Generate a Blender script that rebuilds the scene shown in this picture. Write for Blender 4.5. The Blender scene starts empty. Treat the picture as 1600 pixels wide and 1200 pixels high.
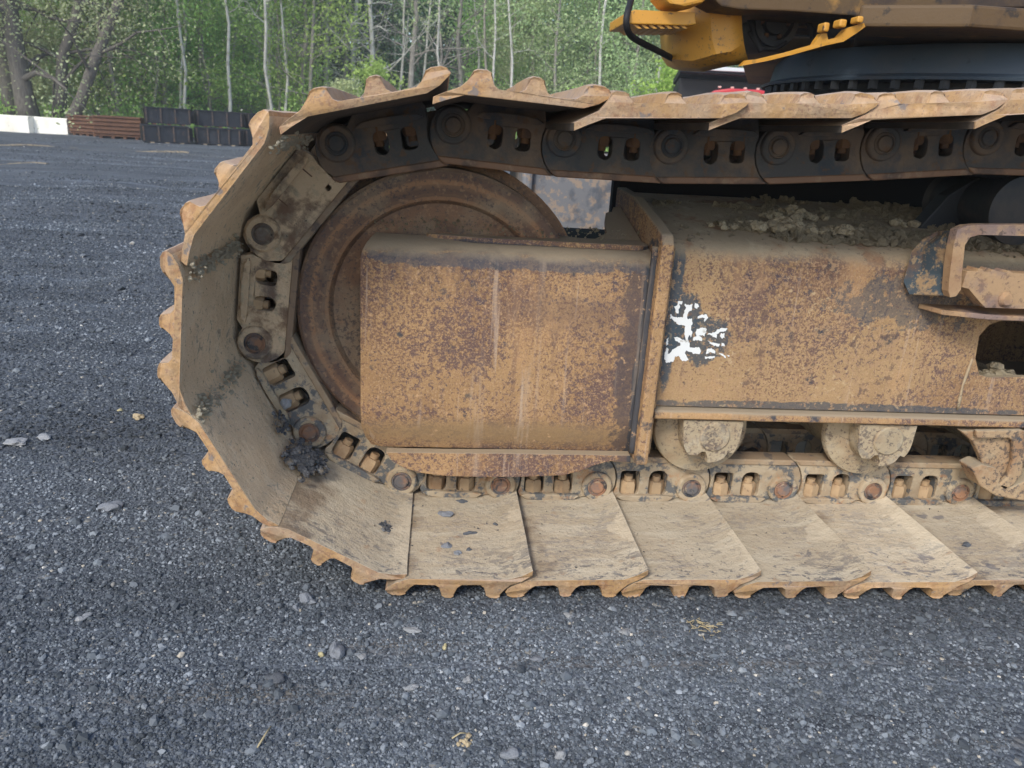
import bpy, bmesh, math, random
import numpy as np
from mathutils import Vector, Matrix, noise
from mathutils.geometry import tessellate_polygon

R_ = math.radians
random.seed(7)
sc = bpy.context.scene
COL = sc.collection

# ------------------------------------------------------------------ camera
FPX = 1200.0
CAM = Vector((-.2202, -1.4461, .9969))
th, roll, yaw = .3186, .0626, .106
FW = Vector((math.sin(yaw) * math.cos(th), math.cos(yaw) * math.cos(th), -math.sin(th)))
r0 = Vector((math.cos(yaw), -math.sin(yaw), 0)); u0 = r0.cross(FW)
RV = math.cos(roll) * r0 + math.sin(roll) * u0
UV = -math.sin(roll) * r0 + math.cos(roll) * u0
cd = bpy.data.cameras.new('camera'); cam = bpy.data.objects.new('camera', cd); COL.objects.link(cam)
cam.matrix_world = Matrix(((RV.x, UV.x, -FW.x, CAM.x), (RV.y, UV.y, -FW.y, CAM.y), (RV.z, UV.z, -FW.z, CAM.z), (0, 0, 0, 1)))
cd.sensor_width = 36; cd.lens = 27.0; cd.clip_end = 2000; cd.clip_start = .05
cd.dof.use_dof = True; cd.dof.focus_distance = 1.75; cd.dof.aperture_fstop = 8.0
sc.camera = cam

# ------------------------------------------------------------------ light
SUN_EL, SUN_AZ = 40, 214          # azimuth clockwise from +Y: behind the camera, to the left
w = bpy.data.worlds.new('World'); sc.world = w; w.use_nodes = True
nt = w.node_tree; nt.nodes.clear()
sky = nt.nodes.new('ShaderNodeTexSky'); sky.sky_type = 'NISHITA'; sky.sun_disc = False
sky.sun_elevation = R_(SUN_EL); sky.sun_rotation = R_(SUN_AZ); sky.dust_density = 1.2; sky.air_density = 1.0
bg = nt.nodes.new('ShaderNodeBackground'); bg.inputs[1].default_value = .15
ow = nt.nodes.new('ShaderNodeOutputWorld')
nt.links.new(sky.outputs[0], bg.inputs[0]); nt.links.new(bg.outputs[0], ow.inputs[0])
sl = bpy.data.lights.new('sun', 'SUN'); sl.energy = 1.5; sl.angle = R_(14); sl.color = (1, .972, .89)
so = bpy.data.objects.new('sun', sl); COL.objects.link(so)
sd = Vector((math.sin(R_(SUN_AZ)) * math.cos(R_(SUN_EL)), math.cos(R_(SUN_AZ)) * math.cos(R_(SUN_EL)), math.sin(R_(SUN_EL))))
so.rotation_euler = sd.to_track_quat('Z', 'Y').to_euler(); so.location = (0, -3, 8)
vs = sc.view_settings
vs.view_transform = 'Standard'; vs.look = 'None'; vs.gamma = 1; vs.exposure = 0.72
try: vs.use_curve_mapping = False
except Exception: pass

# ------------------------------------------------------------------ helpers
def ray(px, py): return FW + RV * ((px - 800) / FPX) - UV * ((py - 600) / FPX)
def at(px, py, Y):
    d = ray(px, py); return CAM + d * ((Y - CAM.y) / d.y)
def atz(px, py, z):
    d = ray(px, py); return CAM + d * ((z - CAM.z) / d.z)
def xz(px, py, Y):
    p = at(px, py, Y); return (p.x, p.z)

def tag(o, label=None, cat=None, group=None, kind=None):
    if label: o['label'] = label
    if cat: o['category'] = cat
    if group: o['group'] = group
    if kind: o['kind'] = kind
    return o
def empty(name, loc, label=None, cat=None, group=None, rz=0):
    o = bpy.data.objects.new(name, None); COL.objects.link(o); o.location = loc; o.rotation_euler.z = rz
    o.empty_display_size = .1
    return tag(o, label, cat, group)
def copy_tree(o, parent=None):
    c = o.copy(); COL.objects.link(c)
    if parent is not None: c.parent = parent
    for ch in KIDS.get(o.name, []):
        d = copy_tree(ch, c)
        KIDS.setdefault(c.name, []).append(d)
    return c
KIDS = {}
class MB:
    """collects geometry with material slots, built into ONE mesh"""
    def __init__(s): s.v = []; s.f = []; s.m = []; s.sm = []
    def add(s, verts, faces, mi=0, smooth=False):
        b = len(s.v); s.v += [tuple(p) for p in verts]
        for f in faces: s.f.append(tuple(i + b for i in f)); s.m.append(mi); s.sm.append(smooth)
    def box(s, x0, x1, y0, y1, z0, z1, mi=0, M=None):
        v = [Vector((x, y, z)) for x in (x0, x1) for y in (y0, y1) for z in (z0, z1)]
        if M is not None: v = [M @ p for p in v]
        s.add(v, [(0, 1, 3, 2), (4, 6, 7, 5), (0, 4, 5, 1), (2, 3, 7, 6), (0, 2, 6, 4), (1, 5, 7, 3)], mi)
    def prism(s, outline, y0, y1, holes=(), mi=0, M=None, side_mi=None):
        """outline in (x,z), extruded y0..y1 ; holes supported"""
        loops = [list(outline)] + [list(h) for h in holes]
        tess = tessellate_polygon([[Vector((a, b, 0)) for a, b in L] for L in loops])
        flat = [p for L in loops for p in L]; n = len(flat)
        v = [Vector((a, y0, b)) for a, b in flat] + [Vector((a, y1, b)) for a, b in flat]
        if M is not None: v = [M @ p for p in v]
        fs = []
        for t in tess:
            a, b, c = t
            fs.append((a, b, c)); fs.append((c + n, b + n, a + n))
        s.add(v, fs, mi)
        k = 0; side = []
        base = len(s.v) - 2 * n
        for L in loops:
            m = len(L)
            for i in range(m):
                a = k + i; b = k + (i + 1) % m
                s.f.append((base + a, base + b, base + b + n, base + a + n)); s.m.append(mi if side_mi is None else side_mi); s.sm.append(False)
            k += m
    def sweep(s, sect, x0, x1, n=1, mi=0, cap=True, M=None, fn=None):
        """closed section in (y,z) extruded along x"""
        m = len(sect); v = []
        for i in range(n + 1):
            x = x0 + (x1 - x0) * i / n
            for (y, z) in sect:
                p = Vector((x, y, z))
                if fn: p = fn(p, i / n)
                v.append(M @ p if M is not None else p)
        f = []
        for i in range(n):
            for j in range(m):
                a = i * m + j; b = i * m + (j + 1) % m
                f.append((a, b, b + m, a + m))
        s.add(v, f, mi)
        if cap:
            t = tessellate_polygon([[Vector((a, b, 0)) for a, b in sect]])
            bb = len(s.v) - len(v)
            for q in t:
                s.f.append(tuple(bb + i for i in q)); s.m.append(mi); s.sm.append(False)
                s.f.append(tuple(bb + n * m + i for i in reversed(q))); s.m.append(mi); s.sm.append(False)
    def tube(s, pts, rad, seg=8, mi=0, smooth=True, cap=True):
        pts = [Vector(p) for p in pts]
        rr = rad if hasattr(rad, '__len__') else [rad] * len(pts)
        v = []; n = len(pts)
        up = None
        for i, p in enumerate(pts):
            d = (pts[min(i + 1, n - 1)] - pts[max(i - 1, 0)]).normalized()
            if up is None: up = Vector((0, 0, 1)) if abs(d.z) < .9 else Vector((1, 0, 0))
            a = d.cross(up)
            a = a.normalized() if a.length > 1e-5 else Vector((1, 0, 0))
            b = a.cross(d).normalized(); up = b
            for k in range(seg):
                t = 2 * math.pi * k / seg
                v.append(p + (a * math.cos(t) + b * math.sin(t)) * rr[i])
        f = [(i * seg + k, i * seg + (k + 1) % seg, (i + 1) * seg + (k + 1) % seg, (i + 1) * seg + k) for i in range(n - 1) for k in range(seg)]
        s.add(v, f, mi, smooth)
        if cap:
            s.add(v[:seg], [tuple(range(seg))[::-1]], mi); s.add(v[-seg:], [tuple(range(seg))], mi)
    def lathe(s, prof, seg=48, c=(0, 0, 0), mi=0, smooth=True):
        """prof (r, y) revolved about the Y axis at c"""
        v = []; m = len(prof)
        for k in range(seg):
            t = 2 * math.pi * k / seg
            for r, y in prof: v.append((c[0] + r * math.cos(t), c[1] + y, c[2] + r * math.sin(t)))
        f = []
        for k in range(seg):
            k2 = (k + 1) % seg
            for j in range(m - 1): f.append((k * m + j, k2 * m + j, k2 * m + j + 1, k * m + j + 1))
        s.add(v, f, mi, smooth)
        if prof[0][0] > 1e-4: s.add([v[k * m] for k in range(seg)], [tuple(range(seg))], mi)
        if prof[-1][0] > 1e-4: s.add([v[k * m + m - 1] for k in range(seg)], [tuple(range(seg))[::-1]], mi)
    def mesh(s, name, mats, smooth_angle=None):
        me = bpy.data.meshes.new(name); me.from_pydata(s.v, [], s.f)
        for m in mats: me.materials.append(m)
        me.polygons.foreach_set('material_index', s.m)
        if smooth_angle is not None:
            me.polygons.foreach_set('use_smooth', [True] * len(s.f))
        else: me.polygons.foreach_set('use_smooth', s.sm)
        me.update()
        bm = bmesh.new(); bm.from_mesh(me)
        bmesh.ops.remove_doubles(bm, verts=bm.verts, dist=1e-5)
        bmesh.ops.recalc_face_normals(bm, faces=bm.faces); bm.to_mesh(me); bm.free()
        if smooth_angle is not None: me.set_sharp_from_angle(angle=R_(smooth_angle))
        return me
    def build(s, name, mats, parent=None, smooth_angle=None, bevel=0, seg=2, loc=None):
        if not isinstance(mats, (list, tuple)): mats = [mats]
        me = s.mesh(name, mats, smooth_angle)
        o = bpy.data.objects.new(name, me); COL.objects.link(o)
        if loc: o.location = loc
        if parent is not None:
            o.parent = parent; KIDS.setdefault(parent.name, []).append(o)
        if bevel:
            b = o.modifiers.new('bevel', 'BEVEL'); b.width = bevel; b.segments = seg; b.limit_method = 'ANGLE'; b.angle_limit = R_(35)
            b.use_clamp_overlap = True; b.harden_normals = False
        return o
def arc(cx, cz, r, a0, a1, n):
    return [(cx + r * math.cos(R_(a0 + (a1 - a0) * i / n)), cz + r * math.sin(R_(a0 + (a1 - a0) * i / n))) for i in range(n + 1)]

# ------------------------------------------------------------------ materials
def mat(name, base, layers=(), rough=.8, bump=((60, .4, .002),), metallic=0.0, rnd=True, spec=.3, coord='Object', vary=0.0):
    """layers: dict(col, kind, scale, lo, hi, amt, st(stretch), det, dist ...)"""
    m = bpy.data.materials.new(name); m.use_nodes = True; t = m.node_tree; N = t.nodes; L = t.links
    b = N['Principled BSDF']; b.inputs['Roughness'].default_value = rough; b.inputs['Metallic'].default_value = metallic
    b.inputs['Specular IOR Level'].default_value = spec
    tc = N.new('ShaderNodeTexCoord'); vec0 = tc.outputs[coord]; vec = vec0
    if rnd:
        oi = N.new('ShaderNodeObjectInfo'); mu = N.new('ShaderNodeMath'); mu.operation = 'MULTIPLY'; mu.inputs[1].default_value = 31.7
        L.new(oi.outputs['Random'], mu.inputs[0])
        ad = N.new('ShaderNodeVectorMath'); ad.operation = 'ADD'; L.new(vec0, ad.inputs[0]); L.new(mu.outputs[0], ad.inputs[1]); vec = ad.outputs[0]
    def noise_(scale, det=6, dist=0, st=None, rgh=.6):
        n = N.new('ShaderNodeTexNoise'); n.inputs['Scale'].default_value = scale; n.inputs['Detail'].default_value = det
        n.inputs['Distortion'].default_value = dist; n.inputs['Roughness'].default_value = rgh
        v = vec
        if st:
            mp = N.new('ShaderNodeMapping'); mp.inputs['Scale'].default_value = st; L.new(vec, mp.inputs[0]); v = mp.outputs[0]
        L.new(v, n.inputs['Vector']); return n.outputs['Fac']
    def rng(x, lo, hi, a=0, c=1):
        r = N.new('ShaderNodeMapRange'); r.inputs['From Min'].default_value = lo; r.inputs['From Max'].default_value = hi
        r.inputs['To Min'].default_value = a; r.inputs['To Max'].default_value = c; r.clamp = True; L.new(x, r.inputs['Value']); return r.outputs[0]
    def mul(a, c):
        q = N.new('ShaderNodeMath'); q.operation = 'MULTIPLY'; L.new(a, q.inputs[0])
        if isinstance(c, (int, float)): q.inputs[1].default_value = c
        else: L.new(c, q.inputs[1])
        return q.outputs[0]
    def add(a, c):
        q = N.new('ShaderNodeMath'); q.operation = 'ADD'; L.new(a, q.inputs[0])
        if isinstance(c, (int, float)): q.inputs[1].default_value = c
        else: L.new(c, q.inputs[1])
        return q.outputs[0]
    cur = None; masks = []
    rgb = N.new('ShaderNodeRGB'); rgb.outputs[0].default_value = (*base, 1); cur = rgb.outputs[0]
    for l in layers:
        k = l.get('kind', 'noise')
        if k == 'noise':
            mk = rng(noise_(l['scale'], l.get('det', 6), l.get('dist', 0), l.get('st'), l.get('rgh', .6)), l['lo'], l['hi'])
            if 'mod' in l:   # the threshold drifts with a larger noise
                big = add(noise_(l['mod'][0], 4), -.5)
                tot = add(noise_(l['scale'], l.get('det', 6), l.get('dist', 0), l.get('st'), l.get('rgh', .6)), mul(big, l['mod'][1]))
                if 'bias' in l:
                    ax, p0, p1, kk = l['bias']; sx = N.new('ShaderNodeSeparateXYZ'); L.new(vec0, sx.inputs[0]); tot = add(tot, rng(sx.outputs[ax], p0, p1, 0, kk))
                mk = rng(tot, l['lo'], l['hi'])
            if 'by' in l:    # modulated by a second larger noise
                mk = mul(mk, rng(noise_(l['by'][0], 3), l['by'][1], l['by'][2]))
        elif k == 'vor':
            n = N.new('ShaderNodeTexVoronoi'); n.inputs['Scale'].default_value = l['scale']; L.new(vec, n.inputs['Vector'])
            sx = N.new('ShaderNodeSeparateColor'); L.new(n.outputs['Color'], sx.inputs[0]); mk = rng(sx.outputs[0], l['lo'], l['hi'])
        elif k == 'up':
            g = N.new('ShaderNodeNewGeometry'); sx = N.new('ShaderNodeSeparateXYZ'); L.new(g.outputs['Normal'], sx.inputs[0])
            mk = rng(add(sx.outputs[2], mul(add(noise_(l.get('scale', 12), 6), -.5), l.get('n', .8))), l['lo'], l['hi'])
        elif k == 'blob':   # ellipsoid in object space
            mp = N.new('ShaderNodeVectorMath'); mp.operation = 'SUBTRACT'; L.new(vec0, mp.inputs[0]); mp.inputs[1].default_value = l['c']
            dv = N.new('ShaderNodeVectorMath'); dv.operation = 'DIVIDE'; L.new(mp.outputs[0], dv.inputs[0]); dv.inputs[1].default_value = l['r']
            le = N.new('ShaderNodeVectorMath'); le.operation = 'LENGTH'; L.new(dv.outputs[0], le.inputs[0])
            d = add(le.outputs['Value'], mul(add(noise_(l.get('scale', 14), 8, 0, None, .7), -.5), l.get('n', 1.6)))
            mk = rng(d, 1.0, l.get('soft', .85))
        elif k == 'ring':   # rings about the object's Y axis
            sx = N.new('ShaderNodeSeparateXYZ'); L.new(vec0, sx.inputs[0])
            cx = N.new('ShaderNodeCombineXYZ'); L.new(sx.outputs[0], cx.inputs[0]); L.new(sx.outputs[2], cx.inputs[2])
            le = N.new('ShaderNodeVectorMath'); le.operation = 'LENGTH'; L.new(cx.outputs[0], le.inputs[0])
            x = add(mul(le.outputs['Value'], l['scale']), mul(noise_(6, 4), l.get('n', 1.0)))
            n = N.new('ShaderNodeTexNoise'); n.noise_dimensions = '1D'; n.inputs['Scale'].default_value = 1; n.inputs['Detail'].default_value = 4
            L.new(x, n.inputs['W']); mk = rng(n.outputs['Fac'], l['lo'], l['hi'])
        if 'pos' in l:   # confined to one end of the part (axis, from, to)
            ax, p0, p1 = l['pos']; sx = N.new('ShaderNodeSeparateXYZ'); L.new(vec0, sx.inputs[0]); mk = mul(mk, rng(add(sx.outputs[ax], mul(add(noise_(6, 5), -.5), .35)), p0, p1))
        if 'amt' in l: mk = mul(mk, l['amt'])
        mx = N.new('ShaderNodeMix'); mx.data_type = 'RGBA'; L.new(mk, mx.inputs[0]); L.new(cur, mx.inputs[6])
        mx.inputs[7].default_value = (*l['col'], 1); cur = mx.outputs[2]
    if vary:
        oi2 = N.new('ShaderNodeObjectInfo'); hs = N.new('ShaderNodeHueSaturation'); L.new(cur, hs.inputs['Color'])
        L.new(rng(oi2.outputs['Random'], 0, 1, 1 - vary, 1 + vary), hs.inputs['Value']); cur = hs.outputs[0]
    L.new(cur, b.inputs['Base Color'])
    prev = None
    for sc_, st_, dd in bump:
        bp = N.new('ShaderNodeBump'); bp.inputs['Strength'].default_value = st_; bp.inputs['Distance'].default_value = dd
        L.new(noise_(sc_, 8, 0, None, .65), bp.inputs['Height'])
        if prev: L.new(prev, bp.inputs['Normal'])
        prev = bp.outputs[0]
    if prev: L.new(prev, b.inputs['Normal'])
    return m

ORANGE = (.43, .26, .122); TAN = (.44, .335, .215); DKBR = (.085, .045, .034); RUST = (.30, .12, .045)
BLUE = (.045, .055, .068); MUD = (.55, .46, .335); OLIVE = (.30, .27, .20); PINK = (.42, .26, .19)
PAINT = (.055, .075, .092)
m_plate = mat('rusted_frame_plate', ORANGE, [
    dict(col=(.36, .17, .08), scale=5, lo=.45, hi=.70, amt=.6),
    dict(col=(.50, .30, .14), scale=9, lo=.5, hi=.7, amt=.7, st=(1, 1, .5)),
    dict(col=(.27, .155, .075), scale=3.2, det=8, rgh=.6, lo=.45, hi=.60, amt=.75),
    dict(col=(.15, .08, .06), scale=150, det=5, rgh=.65, lo=.545, hi=.60, mod=(5, .55), bias=(2, .38, .62, .06), amt=.82),
    dict(col=(.12, .075, .072), scale=72, det=8, dist=.4, rgh=.72, lo=.560, hi=.60, mod=(4, .75), bias=(2, .38, .60, .06), amt=.88),
    dict(col=(.085, .065, .075), scale=38, det=10, dist=.3, rgh=.75, lo=.615, hi=.645, mod=(3, .5), bias=(2, .42, .62, .05), amt=.88),
    dict(col=(.50, .29, .14), scale=7, det=6, st=(1, 1, .45), lo=.56, hi=.68, amt=.7),
    dict(col=(.17, .10, .075), scale=26, det=7, st=(1.6, 1, .16), lo=.56, hi=.66, mod=(3, .3), amt=.5),
    dict(col=(.55, .42, .32), scale=30, det=5, st=(1.3, 1, .05), lo=.62, hi=.70, bias=(2, .50, .30, .05), amt=.5),
    dict(col=(.52, .335, .19), scale=210, det=3, lo=.54, hi=.62, amt=.55),
    dict(col=(.30, .17, .10), scale=330, det=3, lo=.53, hi=.63, amt=.5),
    dict(col=BLUE, scale=16, det=10, lo=.60, hi=.66, amt=.85),
    dict(col=(.60, .36, .19), scale=70, det=4, lo=.60, hi=.66, amt=.7, by=(7, .5, .6)),
    dict(col=(.40, .31, .22), scale=5, st=(6, 1, .5), det=5, lo=.60, hi=.75, amt=.35),
    dict(col=(.33, .26, .18), kind='up', lo=.25, hi=.75, n=.8),
], rough=.82, bump=((38, .35, .006), (160, .5, .0022)), rnd=False)
def clone_with(m0, name, extra):
    pass
m_guard = mat('rusted_guard_plate', ORANGE, [
    dict(col=(.33, .19, .09), scale=4.5, lo=.45, hi=.72, amt=.55),
    dict(col=(.46, .28, .14), scale=8, lo=.5, hi=.7, amt=.6, st=(1.5, 1, .6)),
    dict(col=(.27, .155, .075), scale=3.2, det=8, rgh=.6, lo=.45, hi=.60, amt=.75),
    dict(col=(.15, .08, .06), scale=150, det=5, rgh=.65, lo=.545, hi=.60, mod=(5, .55), bias=(2, .38, .62, .06), amt=.82),
    dict(col=(.12, .075, .072), scale=72, det=8, dist=.4, rgh=.72, lo=.560, hi=.60, mod=(4, .75), bias=(2, .38, .60, .06), amt=.88),
    dict(col=(.085, .065, .075), scale=38, det=10, dist=.3, rgh=.75, lo=.615, hi=.645, mod=(3, .5), bias=(2, .42, .62, .05), amt=.88),
    dict(col=(.50, .29, .14), scale=7, det=6, st=(1, 1, .45), lo=.56, hi=.68, amt=.7),
    dict(col=(.17, .10, .075), scale=26, det=7, st=(1.6, 1, .16), lo=.56, hi=.66, mod=(3, .3), amt=.5),
    dict(col=(.55, .42, .32), scale=30, det=5, st=(1.3, 1, .05), lo=.62, hi=.70, bias=(2, .50, .30, .05), amt=.5),
    dict(col=(.52, .335, .19), scale=210, det=3, lo=.54, hi=.62, amt=.55),
    dict(col=(.30, .17, .10), scale=330, det=3, lo=.53, hi=.63, amt=.5),
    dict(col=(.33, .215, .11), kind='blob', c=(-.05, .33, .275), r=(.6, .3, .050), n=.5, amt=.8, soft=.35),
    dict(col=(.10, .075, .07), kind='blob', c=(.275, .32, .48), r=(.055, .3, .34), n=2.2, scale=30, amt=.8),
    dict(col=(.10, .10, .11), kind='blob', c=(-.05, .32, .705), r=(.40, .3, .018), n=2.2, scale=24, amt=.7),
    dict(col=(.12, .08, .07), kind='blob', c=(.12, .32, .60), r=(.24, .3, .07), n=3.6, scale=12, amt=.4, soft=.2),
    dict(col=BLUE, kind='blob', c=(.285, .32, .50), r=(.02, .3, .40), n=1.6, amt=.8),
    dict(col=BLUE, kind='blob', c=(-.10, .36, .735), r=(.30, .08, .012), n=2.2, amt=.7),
    dict(col=BLUE, scale=15, det=10, lo=.64, hi=.70, amt=.8),
    dict(col=(.50, .38, .28), scale=4, st=(7, 1, .5), det=5, lo=.58, hi=.72, amt=.45),
    dict(col=(.62, .38, .20), scale=70, det=4, lo=.60, hi=.66, amt=.6, by=(7, .5, .6)),
    dict(col=(.36, .28, .19), kind='up', lo=.35, hi=.8, n=.9, scale=16),
], rough=.8, bump=((38, .35, .006), (160, .5, .0022)), rnd=False)
m_frame = mat('rusted_long_frame', (.42, .27, .135), [
    dict(col=(.31, .18, .085), scale=3.5, lo=.45, hi=.70, amt=.6),
    dict(col=(.47, .31, .16), scale=6, lo=.5, hi=.68, amt=.6, st=(.6, 1, 1.4)),
    dict(col=(.27, .155, .075), scale=3.2, det=8, rgh=.6, lo=.45, hi=.60, amt=.75),
    dict(col=(.15, .08, .06), scale=150, det=5, rgh=.65, lo=.545, hi=.60, mod=(5, .55), bias=(2, .38, .62, .06), amt=.82),
    dict(col=(.12, .075, .072), scale=72, det=8, dist=.4, rgh=.72, lo=.560, hi=.60, mod=(4, .75), bias=(2, .38, .60, .06), amt=.88),
    dict(col=(.085, .065, .075), scale=38, det=10, dist=.3, rgh=.75, lo=.615, hi=.645, mod=(3, .5), bias=(2, .42, .62, .05), amt=.88),
    dict(col=(.50, .29, .14), scale=7, det=6, st=(1, 1, .45), lo=.56, hi=.68, amt=.7),
    dict(col=(.17, .10, .075), scale=26, det=7, st=(1.6, 1, .16), lo=.56, hi=.66, mod=(3, .3), amt=.5),
    dict(col=(.55, .42, .32), scale=30, det=5, st=(1.3, 1, .05), lo=.62, hi=.70, bias=(2, .50, .30, .05), amt=.5),
    dict(col=(.52, .335, .19), scale=210, det=3, lo=.54, hi=.62, amt=.55),
    dict(col=(.30, .17, .10), scale=330, det=3, lo=.53, hi=.63, amt=.5),
    dict(col=BLUE, scale=10, det=10, lo=.62, hi=.68, amt=.8),
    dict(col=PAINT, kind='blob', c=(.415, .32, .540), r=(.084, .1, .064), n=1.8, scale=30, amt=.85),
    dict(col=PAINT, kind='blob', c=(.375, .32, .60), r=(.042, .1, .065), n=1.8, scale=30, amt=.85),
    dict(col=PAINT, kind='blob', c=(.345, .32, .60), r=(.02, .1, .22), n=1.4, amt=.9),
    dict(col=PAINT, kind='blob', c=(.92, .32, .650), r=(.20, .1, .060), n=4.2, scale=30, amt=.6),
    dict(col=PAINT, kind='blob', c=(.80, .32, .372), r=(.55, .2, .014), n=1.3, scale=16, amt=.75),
    dict(col=(.40, .25, .14), scale=85, det=7, rgh=.7, lo=.56, hi=.60, mod=(10, .4), amt=.85),
    dict(col=(.14, .09, .07), scale=40, det=8, rgh=.7, lo=.60, hi=.64, mod=(6, .4), amt=.7),
    dict(col=(.55, .40, .23), scale=70, det=4, lo=.60, hi=.66, amt=.6, by=(7, .5, .6)),
    dict(col=(.36, .28, .185), kind='up', lo=.25, hi=.75, n=1.0, scale=8),
    dict(col=(.26, .13, .07), scale=9, det=9, rgh=.65, lo=.54, hi=.62, amt=.65, pos=(2, .74, .775)),
    dict(col=(.46, .37, .25), scale=16, det=9, rgh=.7, lo=.54, hi=.62, amt=.7, pos=(2, .74, .775)),
    dict(col=(.12, .09, .07), scale=60, det=9, rgh=.7, lo=.58, hi=.63, amt=.7, pos=(2, .74, .775)),
], rough=.82, bump=((30, .4, .008), (150, .5, .0022)), rnd=False)
m_edge = mat('orange_rust_edge', (.45, .27, .125), [
    dict(col=(.38, .28, .20), scale=9, lo=.42, hi=.66, amt=.8),
    dict(col=(.30, .14, .07), scale=24, det=8, lo=.52, hi=.66, amt=.6),
    dict(col=(.58, .38, .22), scale=60, det=6, lo=.53, hi=.65, amt=.6),
    dict(col=(.26, .15, .10), scale=130, det=6, lo=.56, hi=.62, mod=(8, .3), amt=.6),
    dict(col=(.12, .13, .15), scale=30, det=9, lo=.62, hi=.67, amt=.7),
    dict(col=(.47, .36, .28), kind='up', lo=.4, hi=.95, n=.9, amt=.75),
], rough=.75, bump=((18, .6, .010), (120, .6, .003)), vary=.12)
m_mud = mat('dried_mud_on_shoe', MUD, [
    dict(col=(.48, .385, .27), scale=5, lo=.42, hi=.62, amt=.8),
    dict(col=(.62, .54, .41), scale=12, lo=.5, hi=.66, amt=.7, st=(.5, 2, 1)),
    dict(col=(.33, .29, .25), scale=55, det=9, dist=.6, rgh=.7, st=(.8, 1.3, 1), lo=.56, hi=.62, mod=(5, .55), amt=.6),
    dict(col=(.15, .145, .15), scale=42, det=10, dist=.6, rgh=.75, st=(.75, 1.5, 1), lo=.53, hi=.58, mod=(6, .45), pos=(1, .26, .02), amt=.85),
    dict(col=(.17, .16, .17), scale=18, det=9, dist=.3, lo=.64, hi=.68, amt=.7),
    dict(col=(.16, .13, .11), scale=150, det=4, lo=.64, hi=.69, amt=.8),
    dict(col=(.40, .24, .14), scale=30, det=7, lo=.62, hi=.70, amt=.5),
    dict(col=(.25, .18, .12), scale=20, det=6, lo=.25, hi=.55, pos=(0, .175, .222), amt=.8),  # shade of the overlapping plate's step, painted as darker mud along the seam
    dict(col=(.62, .52, .38), scale=20, det=6, lo=.3, hi=.5, pos=(0, -.028, -.040), amt=.9),  # highlight on the raised plate edge, painted as a paler lip
], rough=.95, bump=((11, .7, .012), (60, .7, .006), (220, .7, .002)), spec=.1, vary=.10)
m_mudgrey = mat('grey_mud_on_shoe', (.80, .62, .42), [
    dict(col=(.68, .51, .335), scale=7, lo=.40, hi=.62, amt=.9),
    dict(col=(.84, .69, .50), scale=12, lo=.52, hi=.7, amt=.7),
    dict(col=(.22, .20, .175), scale=40, det=9, dist=.5, rgh=.72, lo=.58, hi=.64, mod=(6, .5), amt=.6),
    dict(col=(.12, .11, .10), scale=130, det=4, lo=.63, hi=.68, amt=.8),
], rough=.95, bump=((11, .8, .016), (50, .8, .008), (200, .7, .003)), spec=.1, vary=.06)
m_under = mat('dark_shoe_underside', (.07, .06, .052), [dict(col=(.15, .11, .08), scale=10, lo=.45, hi=.7, amt=.6)], rough=.9, bump=((20, .5, .008), (90, .4, .003)))
m_linklow = mat('dusty_track_link', (.44, .35, .24), [
    dict(col=(.29, .20, .12), scale=12, lo=.42, hi=.65, amt=.7),
    dict(col=(.085, .10, .115), scale=26, det=9, rgh=.7, lo=.50, hi=.56, mod=(9, .3), amt=.85),
    dict(col=(.40, .20, .09), scale=30, det=6, lo=.58, hi=.66, amt=.6),
    dict(col=(.47, .39, .28), scale=50, det=6, lo=.55, hi=.66, amt=.6),
], rough=.88, bump=((30, .6, .006), (120, .5, .002)), spec=.2, vary=.08)
m_linktop = mat('black_painted_track_link', (.085, .08, .078), [
    dict(col=(.20, .135, .09), scale=9, det=8, lo=.46, hi=.60, amt=.8),
    dict(col=(.05, .06, .075), scale=7, det=7, lo=.55, hi=.62, amt=.8),
    dict(col=(.16, .085, .045), scale=40, det=8, lo=.58, hi=.66, amt=.7),
    dict(col=(.10, .09, .08), kind='up', lo=.3, hi=.8, amt=.6),
], rough=.7, bump=((30, .5, .005), (120, .4, .002)), spec=.3)
m_linkmid = mat('caked_track_link', (.62, .46, .30), [
    dict(col=(.40, .28, .175), scale=16, det=9, rgh=.7, lo=.48, hi=.58, amt=.9),
    dict(col=(.10, .10, .105), scale=8, det=7, lo=.50, hi=.60, amt=.8),
    dict(col=(.22, .12, .065), scale=16, lo=.52, hi=.68, amt=.7),
    dict(col=(.33, .29, .21), scale=30, det=6, lo=.55, hi=.66, amt=.6),
    dict(col=(.06, .05, .045), scale=60, det=8, lo=.64, hi=.68, amt=.8),
], rough=.9, bump=((14, .9, .016), (40, .8, .008), (110, .6, .003)), spec=.2)
m_rail = mat('worn_rail_edge', (.24, .13, .075), [
    dict(col=(.08, .055, .045), scale=14, lo=.48, hi=.62, amt=.8),
    dict(col=(.36, .24, .15), scale=30, lo=.55, hi=.68, amt=.6)], rough=.55, bump=((50, .4, .003),), spec=.4)
m_raildust = mat('dusty_rail', (.34, .24, .15), [dict(col=(.40, .32, .22), scale=14, lo=.48, hi=.62, amt=.8), dict(col=(.11, .10, .10), scale=26, det=9, lo=.54, hi=.60, amt=.7)], rough=.8, bump=((40, .5, .004),), spec=.2)
m_railmid = mat('brown_rail', (.24, .165, .11), [dict(col=(.30, .26, .19), scale=10, lo=.48, hi=.62, amt=.8), dict(col=(.08, .07, .07), scale=26, det=9, lo=.54, hi=.60, amt=.7)], rough=.8, bump=((40, .5, .004),), spec=.2)
m_nut = mat('dusty_nut', (.45, .31, .18), [dict(col=(.30, .18, .10), scale=18, lo=.45, hi=.65, amt=.8), dict(col=(.06, .05, .05), scale=60, lo=.62, hi=.68, amt=.6)], rough=.85, bump=((60, .5, .003),), spec=.2, vary=.12)
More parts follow.
